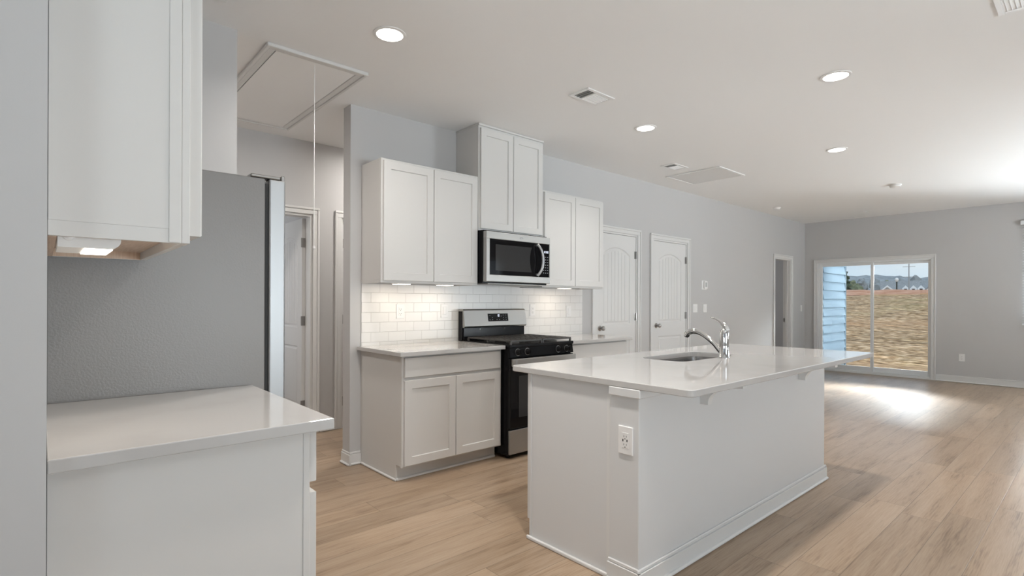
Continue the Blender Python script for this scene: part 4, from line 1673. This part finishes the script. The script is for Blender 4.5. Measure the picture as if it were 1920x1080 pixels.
random.seed(3)
m = MB()
bm = m.bm
UD = Vector((0.972, 0.234))            # the direction in which the yard runs away from the house
VD = Vector((-0.234, 0.972))
ds = [11.0, 13, 15, 15.5, 16, 16.5, 17] + [17 + 0.5 * i for i in range(1, 41)] + [38, 40, 42, 46, 50, 70, 110, 180, 300]
vs = [-90, -50, -30] + [-22 + 0.55 * i for i in range(80)] + [30, 50, 90, 160]
grid = []
for d in ds:
    rw = []
    for s in vs:
        x, y = UD.x * d + VD.x * s, UD.y * d + VD.y * s
        z = ground_z(d)
        if 15.4 < d < 38:
            z += random.uniform(-0.035, 0.035) + 0.07 * math.sin(s * 0.43 + d * 0.3)
        rw.append(bm.verts.new((x, y, z)))
    grid.append(rw)
for i in range(len(ds) - 1):
    for j in range(len(vs) - 1):
        bm.faces.new((grid[i][j], grid[i + 1][j], grid[i + 1][j + 1], grid[i][j + 1]))
yard = struct('ground_yard', m, soil_m, label='rising bank of straw coloured ground behind the house')


def at(d, s, z=0.0):
    return (UD.x * d + VD.x * s, UD.y * d + VD.y * s, z)


m = MB()                                # bare clay along the top of the bank
prev = None
bm = m.bm
for i in range(150):
    s = -32 + i * 0.45
    lo = 33.6 + 0.5 * math.sin(s * 0.9) + 0.4 * math.sin(s * 2.3 + 1) + random.uniform(-0.3, 0.3)
    a = bm.verts.new(at(lo, s, ground_z(lo) - 0.06))
    q_ = bm.verts.new(at(34.9, s, ground_z(34.6) + 0.08 + random.uniform(0, 0.06)))
    c = bm.verts.new(at(36.3 + random.uniform(-0.2, 0.2), s, 1.97 + random.uniform(-0.02, 0.04)))
    e2 = bm.verts.new(at(37.6, s, 1.78))
    if prev:
        for p0, p1, p2, p3 in ((prev[0], a, q_, prev[1]), (prev[1], q_, c, prev[2]), (prev[2], c, e2, prev[3])):
            bm.faces.new((p0, p1, p2, p3))
    prev = (a, q_, c, e2)
struct('ground_clay', m, clay_m, label='strip of bare red clay along the top of the bank')


def lumpy(mb, c, rx, ry, rz, sub=2, amp=0.22):
    r_ = bmesh.ops.create_icosphere(mb.bm, subdivisions=sub, radius=1.0)
    for v in r_['verts']:
        k_ = 1 + random.uniform(-amp, amp)
        v.co = Vector((c[0] + v.co.x * rx * k_, c[1] + v.co.y * ry * k_, c[2] + v.co.z * rz * k_))


def tree(label, loc, h, w, mat, group=None, lumps=9):
    t_ = thing('tree', label, 'tree', loc, group)
    k_ = MB()
    k_.tube([(loc[0], loc[1], loc[2]), (loc[0], loc[1], loc[2] + h * 0.6)], [w * 0.07, w * 0.03], 8)
    k_.build('trunk', bark_m, t_)
    c_ = MB()
    for i in range(lumps):
        q = random.uniform(0, 6.28)
        f_ = random.uniform(0.0, 0.55)
        zz_ = loc[2] + h * random.uniform(0.28, 0.86)
        s_ = 1.0 - 0.75 * abs((zz_ - loc[2]) / h - 0.5)
        lumpy(c_, (loc[0] + math.cos(q) * f_ * w * 0.5 * s_, loc[1] + math.sin(q) * f_ * w * 0.5 * s_, zz_), w * 0.30 * s_, w * 0.30 * s_, h * 0.17)
    lumpy(c_, (loc[0], loc[1], loc[2] + h * 0.86), w * 0.22, w * 0.22, h * 0.14)
    c_.build('crown', mat, t_)
    return t_


# wooded skyline behind the houses
m = MB()
bm = m.bm
prev = None
for i in range(150):
    s = -110 + i * 1.6
    hgt = 12.0 + 0.5 * math.sin(s * 0.05) + 0.5 * math.sin(s * 0.17 + 1) + random.uniform(-0.4, 0.4)
    a, c, e2 = bm.verts.new(at(240, s, -3)), bm.verts.new(at(248, s, hgt * 0.72)), bm.verts.new(at(262, s, hgt))
    e3 = bm.verts.new(at(290, s, -3))
    if prev:
        for p0, p1, p2, p3 in ((prev[0], a, c, prev[1]), (prev[1], c, e2, prev[2]), (prev[2], e2, e3, prev[3])):
            bm.faces.new((p0, p1, p2, p3))
    prev = (a, c, e2, e3)
struct('hills_wooded', m, bare_m, label='low blue-grey wooded ridge on the horizon')
random.seed(11)
for i in range(13):
    s = -22 + i * 2.95
    d = 176 if i % 2 else 194
    green = i % 3 == 1
    tree('bushy green tree in the row beyond the houses' if green else 'bare grey winter tree in the row beyond the houses', at(d, s, -2.4), random.uniform(9.3, 10.8) if green else random.uniform(9.8, 11.6), 5.0, leaf_m if green else bare_m,
         'green trees beyond the houses' if green else 'bare trees beyond the houses', 8)
tree('low brown bush beside the dark evergreen', at(97, 3.0, -2.2), 6.3, 3.2, leaf_m, None, 9)

# dark evergreen beside the blue wall
random.seed(5)
cl = at(88.0, 4.75, -2.1)
t = thing('evergreen_tree', 'dark evergreen tree just right of the blue siding', 'tree', cl)
b = MB()
b.tube([cl, (cl[0], cl[1], cl[2] + 8.0)], [0.28, 0.06], 8)
b.build('trunk', bark_m, t)
b = MB()
for i in range(60):
    q = i / 59
    z = cl[2] + 1.2 + q * 7.6
    r_ = 2.2 * (1 - q) ** 0.8 + 0.15
    a_ = i * 2.4
    lumpy(b, (cl[0] + math.cos(a_) * r_ * 0.7, cl[1] + math.sin(a_) * r_ * 0.7, z), 0.25 + r_ * 0.30, 0.25 + r_ * 0.30, 0.33, 1, 0.3)
b.build('crown', cedar_m, t)


# houses showing over the bank
def house(label, d, s, wid, dep, wall_h, roof_h, zb, roof, dormers=(), gable=0):
    """ridge runs along VD (across the view); gable=1: ridge runs away from the viewer"""
    t_ = thing('house', label, 'house', at(d, s, zb))
    P = lambda a, b_, z: at(d + b_, s + a, zb + z)
    b_ = MB()
    hw, hd = wid / 2, dep / 2
    pts = [(-hw, -hd), (hw, -hd), (hw, hd), (-hw, hd)]
    b_.poly_prism(pts, lambda p, q: P(p, q, 0), lambda p, q: P(p, q, wall_h))
    b_.build('walls', house_m, t_)
    r_ = MB()
    o2 = 0.35
    if gable:
        r_.poly_prism([(-hw - o2, wall_h - 0.1), (0, wall_h + roof_h), (hw + o2, wall_h - 0.1), (hw + o2 - 0.2, wall_h - 0.25), (0, wall_h + roof_h - 0.3), (-hw - o2 + 0.2, wall_h - 0.25)], lambda p, z: P(p, -hd - o2, z), lambda p, z: P(p, hd + o2, z))
        r_.build('roof', roof, t_)
        g_ = MB()
        g_.poly_prism([(-hw, wall_h), (hw, wall_h), (0, wall_h + roof_h - 0.3)], lambda p, z: P(p, -hd, z), lambda p, z: P(p, hd, z))
        g_.build('gable_wall', house_m if roof is roof_m else roofb_m, t_)
        k_ = MB()
        for sg in (-1, 1):
            k_.poly_prism([(sg * (hw + o2), wall_h - 0.12), (0, wall_h + roof_h), (0, wall_h + roof_h - 0.34), (sg * (hw + o2), wall_h - 0.46)], lambda p, z: P(p, -hd - o2 - 0.06, z), lambda p, z: P(p, -hd - o2, z))
        k_.build('gable_trim', house_m, t_)
    else:
        r_.poly_prism([(-hd - o2, wall_h - 0.1), (0, wall_h + roof_h), (hd + o2, wall_h - 0.1)], lambda q, z: P(-hw - o2, q, z), lambda q, z: P(hw + o2, q, z))
        r_.build('roof', roof, t_)
    for a in dormers:      # dormers stand on the slope facing the yard
        dm = MB()
        w2, zb2 = 0.62, wall_h + 0.3
        dm.poly_prism([(a - w2, zb2), (a + w2, zb2), (a + w2, zb2 + 1.05), (a, zb2 + 1.75), (a - w2, zb2 + 1.05)], lambda p, z: P(p, -hd * 0.72, z), lambda p, z: P(p, 0, z))
        dmo = dm.build('dormer', house_m, t_)
        wn_ = MB()
        wn_.poly_prism([(a - 0.26, zb2 + 0.2), (a + 0.26, zb2 + 0.2), (a + 0.26, zb2 + 1.0), (a - 0.26, zb2 + 1.0)], lambda p, z: P(p, -hd * 0.72 - 0.05, z), lambda p, z: P(p, -hd * 0.72, z))
        wn_.build('dormer_window', dark_m, dmo)
    return t_


house('house roof with a white trimmed gable over the bank left of the lamp post', 128, -0.90, 4.4, 8, 4.3, 2.2, -1.9, roof_m, (), 1)
house('grey roofed house with white dormers over the bank behind the utility pole', 150, -5.6, 11.0, 8, 5.2, 3.2, -2.1, roof_m, (1.2, -0.2, -1.55))
house('brown gabled house at the right edge of the patio door view', 126, -8.3, 6.6, 7, 3.6, 3.6, -1.9, roofb_m, (), 1)
house('low white-walled house between the evergreen and the door mullion', 150, 4.9, 3.4, 6, 4.9, 1.2, -2.1, roof_m)

b0 = at(100, -1.9, -1.8)
t = thing('lamp_post', 'dark lamp post with white globe above the bank', 'lamp post', b0)
b = MB()
b.tube([b0, (b0[0], b0[1], 4.5)], [0.13, 0.10], 10)
b.build('post', metal_m, t)
b = MB()
b.lathe([(0.10, 0.0), (0.20, 0.14), (0.25, 0.32), (0.20, 0.54), (0.05, 0.62)], (b0[0], b0[1], 4.46), 'z', 16)
b.build('globe', globe_m, t, True)
b0 = at(118, -4.0, -1.9)
t = thing('utility_pole', 'tall grey utility pole rising behind the dormered house', 'utility pole', b0)
b = MB()
b.tube([b0, (b0[0], b0[1], 8.4)], [0.11, 0.08], 8)
b.build('pole', pole_m, t)
for z in (7.7, 5.9):
    b = MB()
    p0, p1 = at(118, -4.0 - 0.9, z), at(118, -4.0 + 0.9, z)
    b.tube([p0, p1], 0.045, 6)
    b.build('crossarm', pole_m, t)
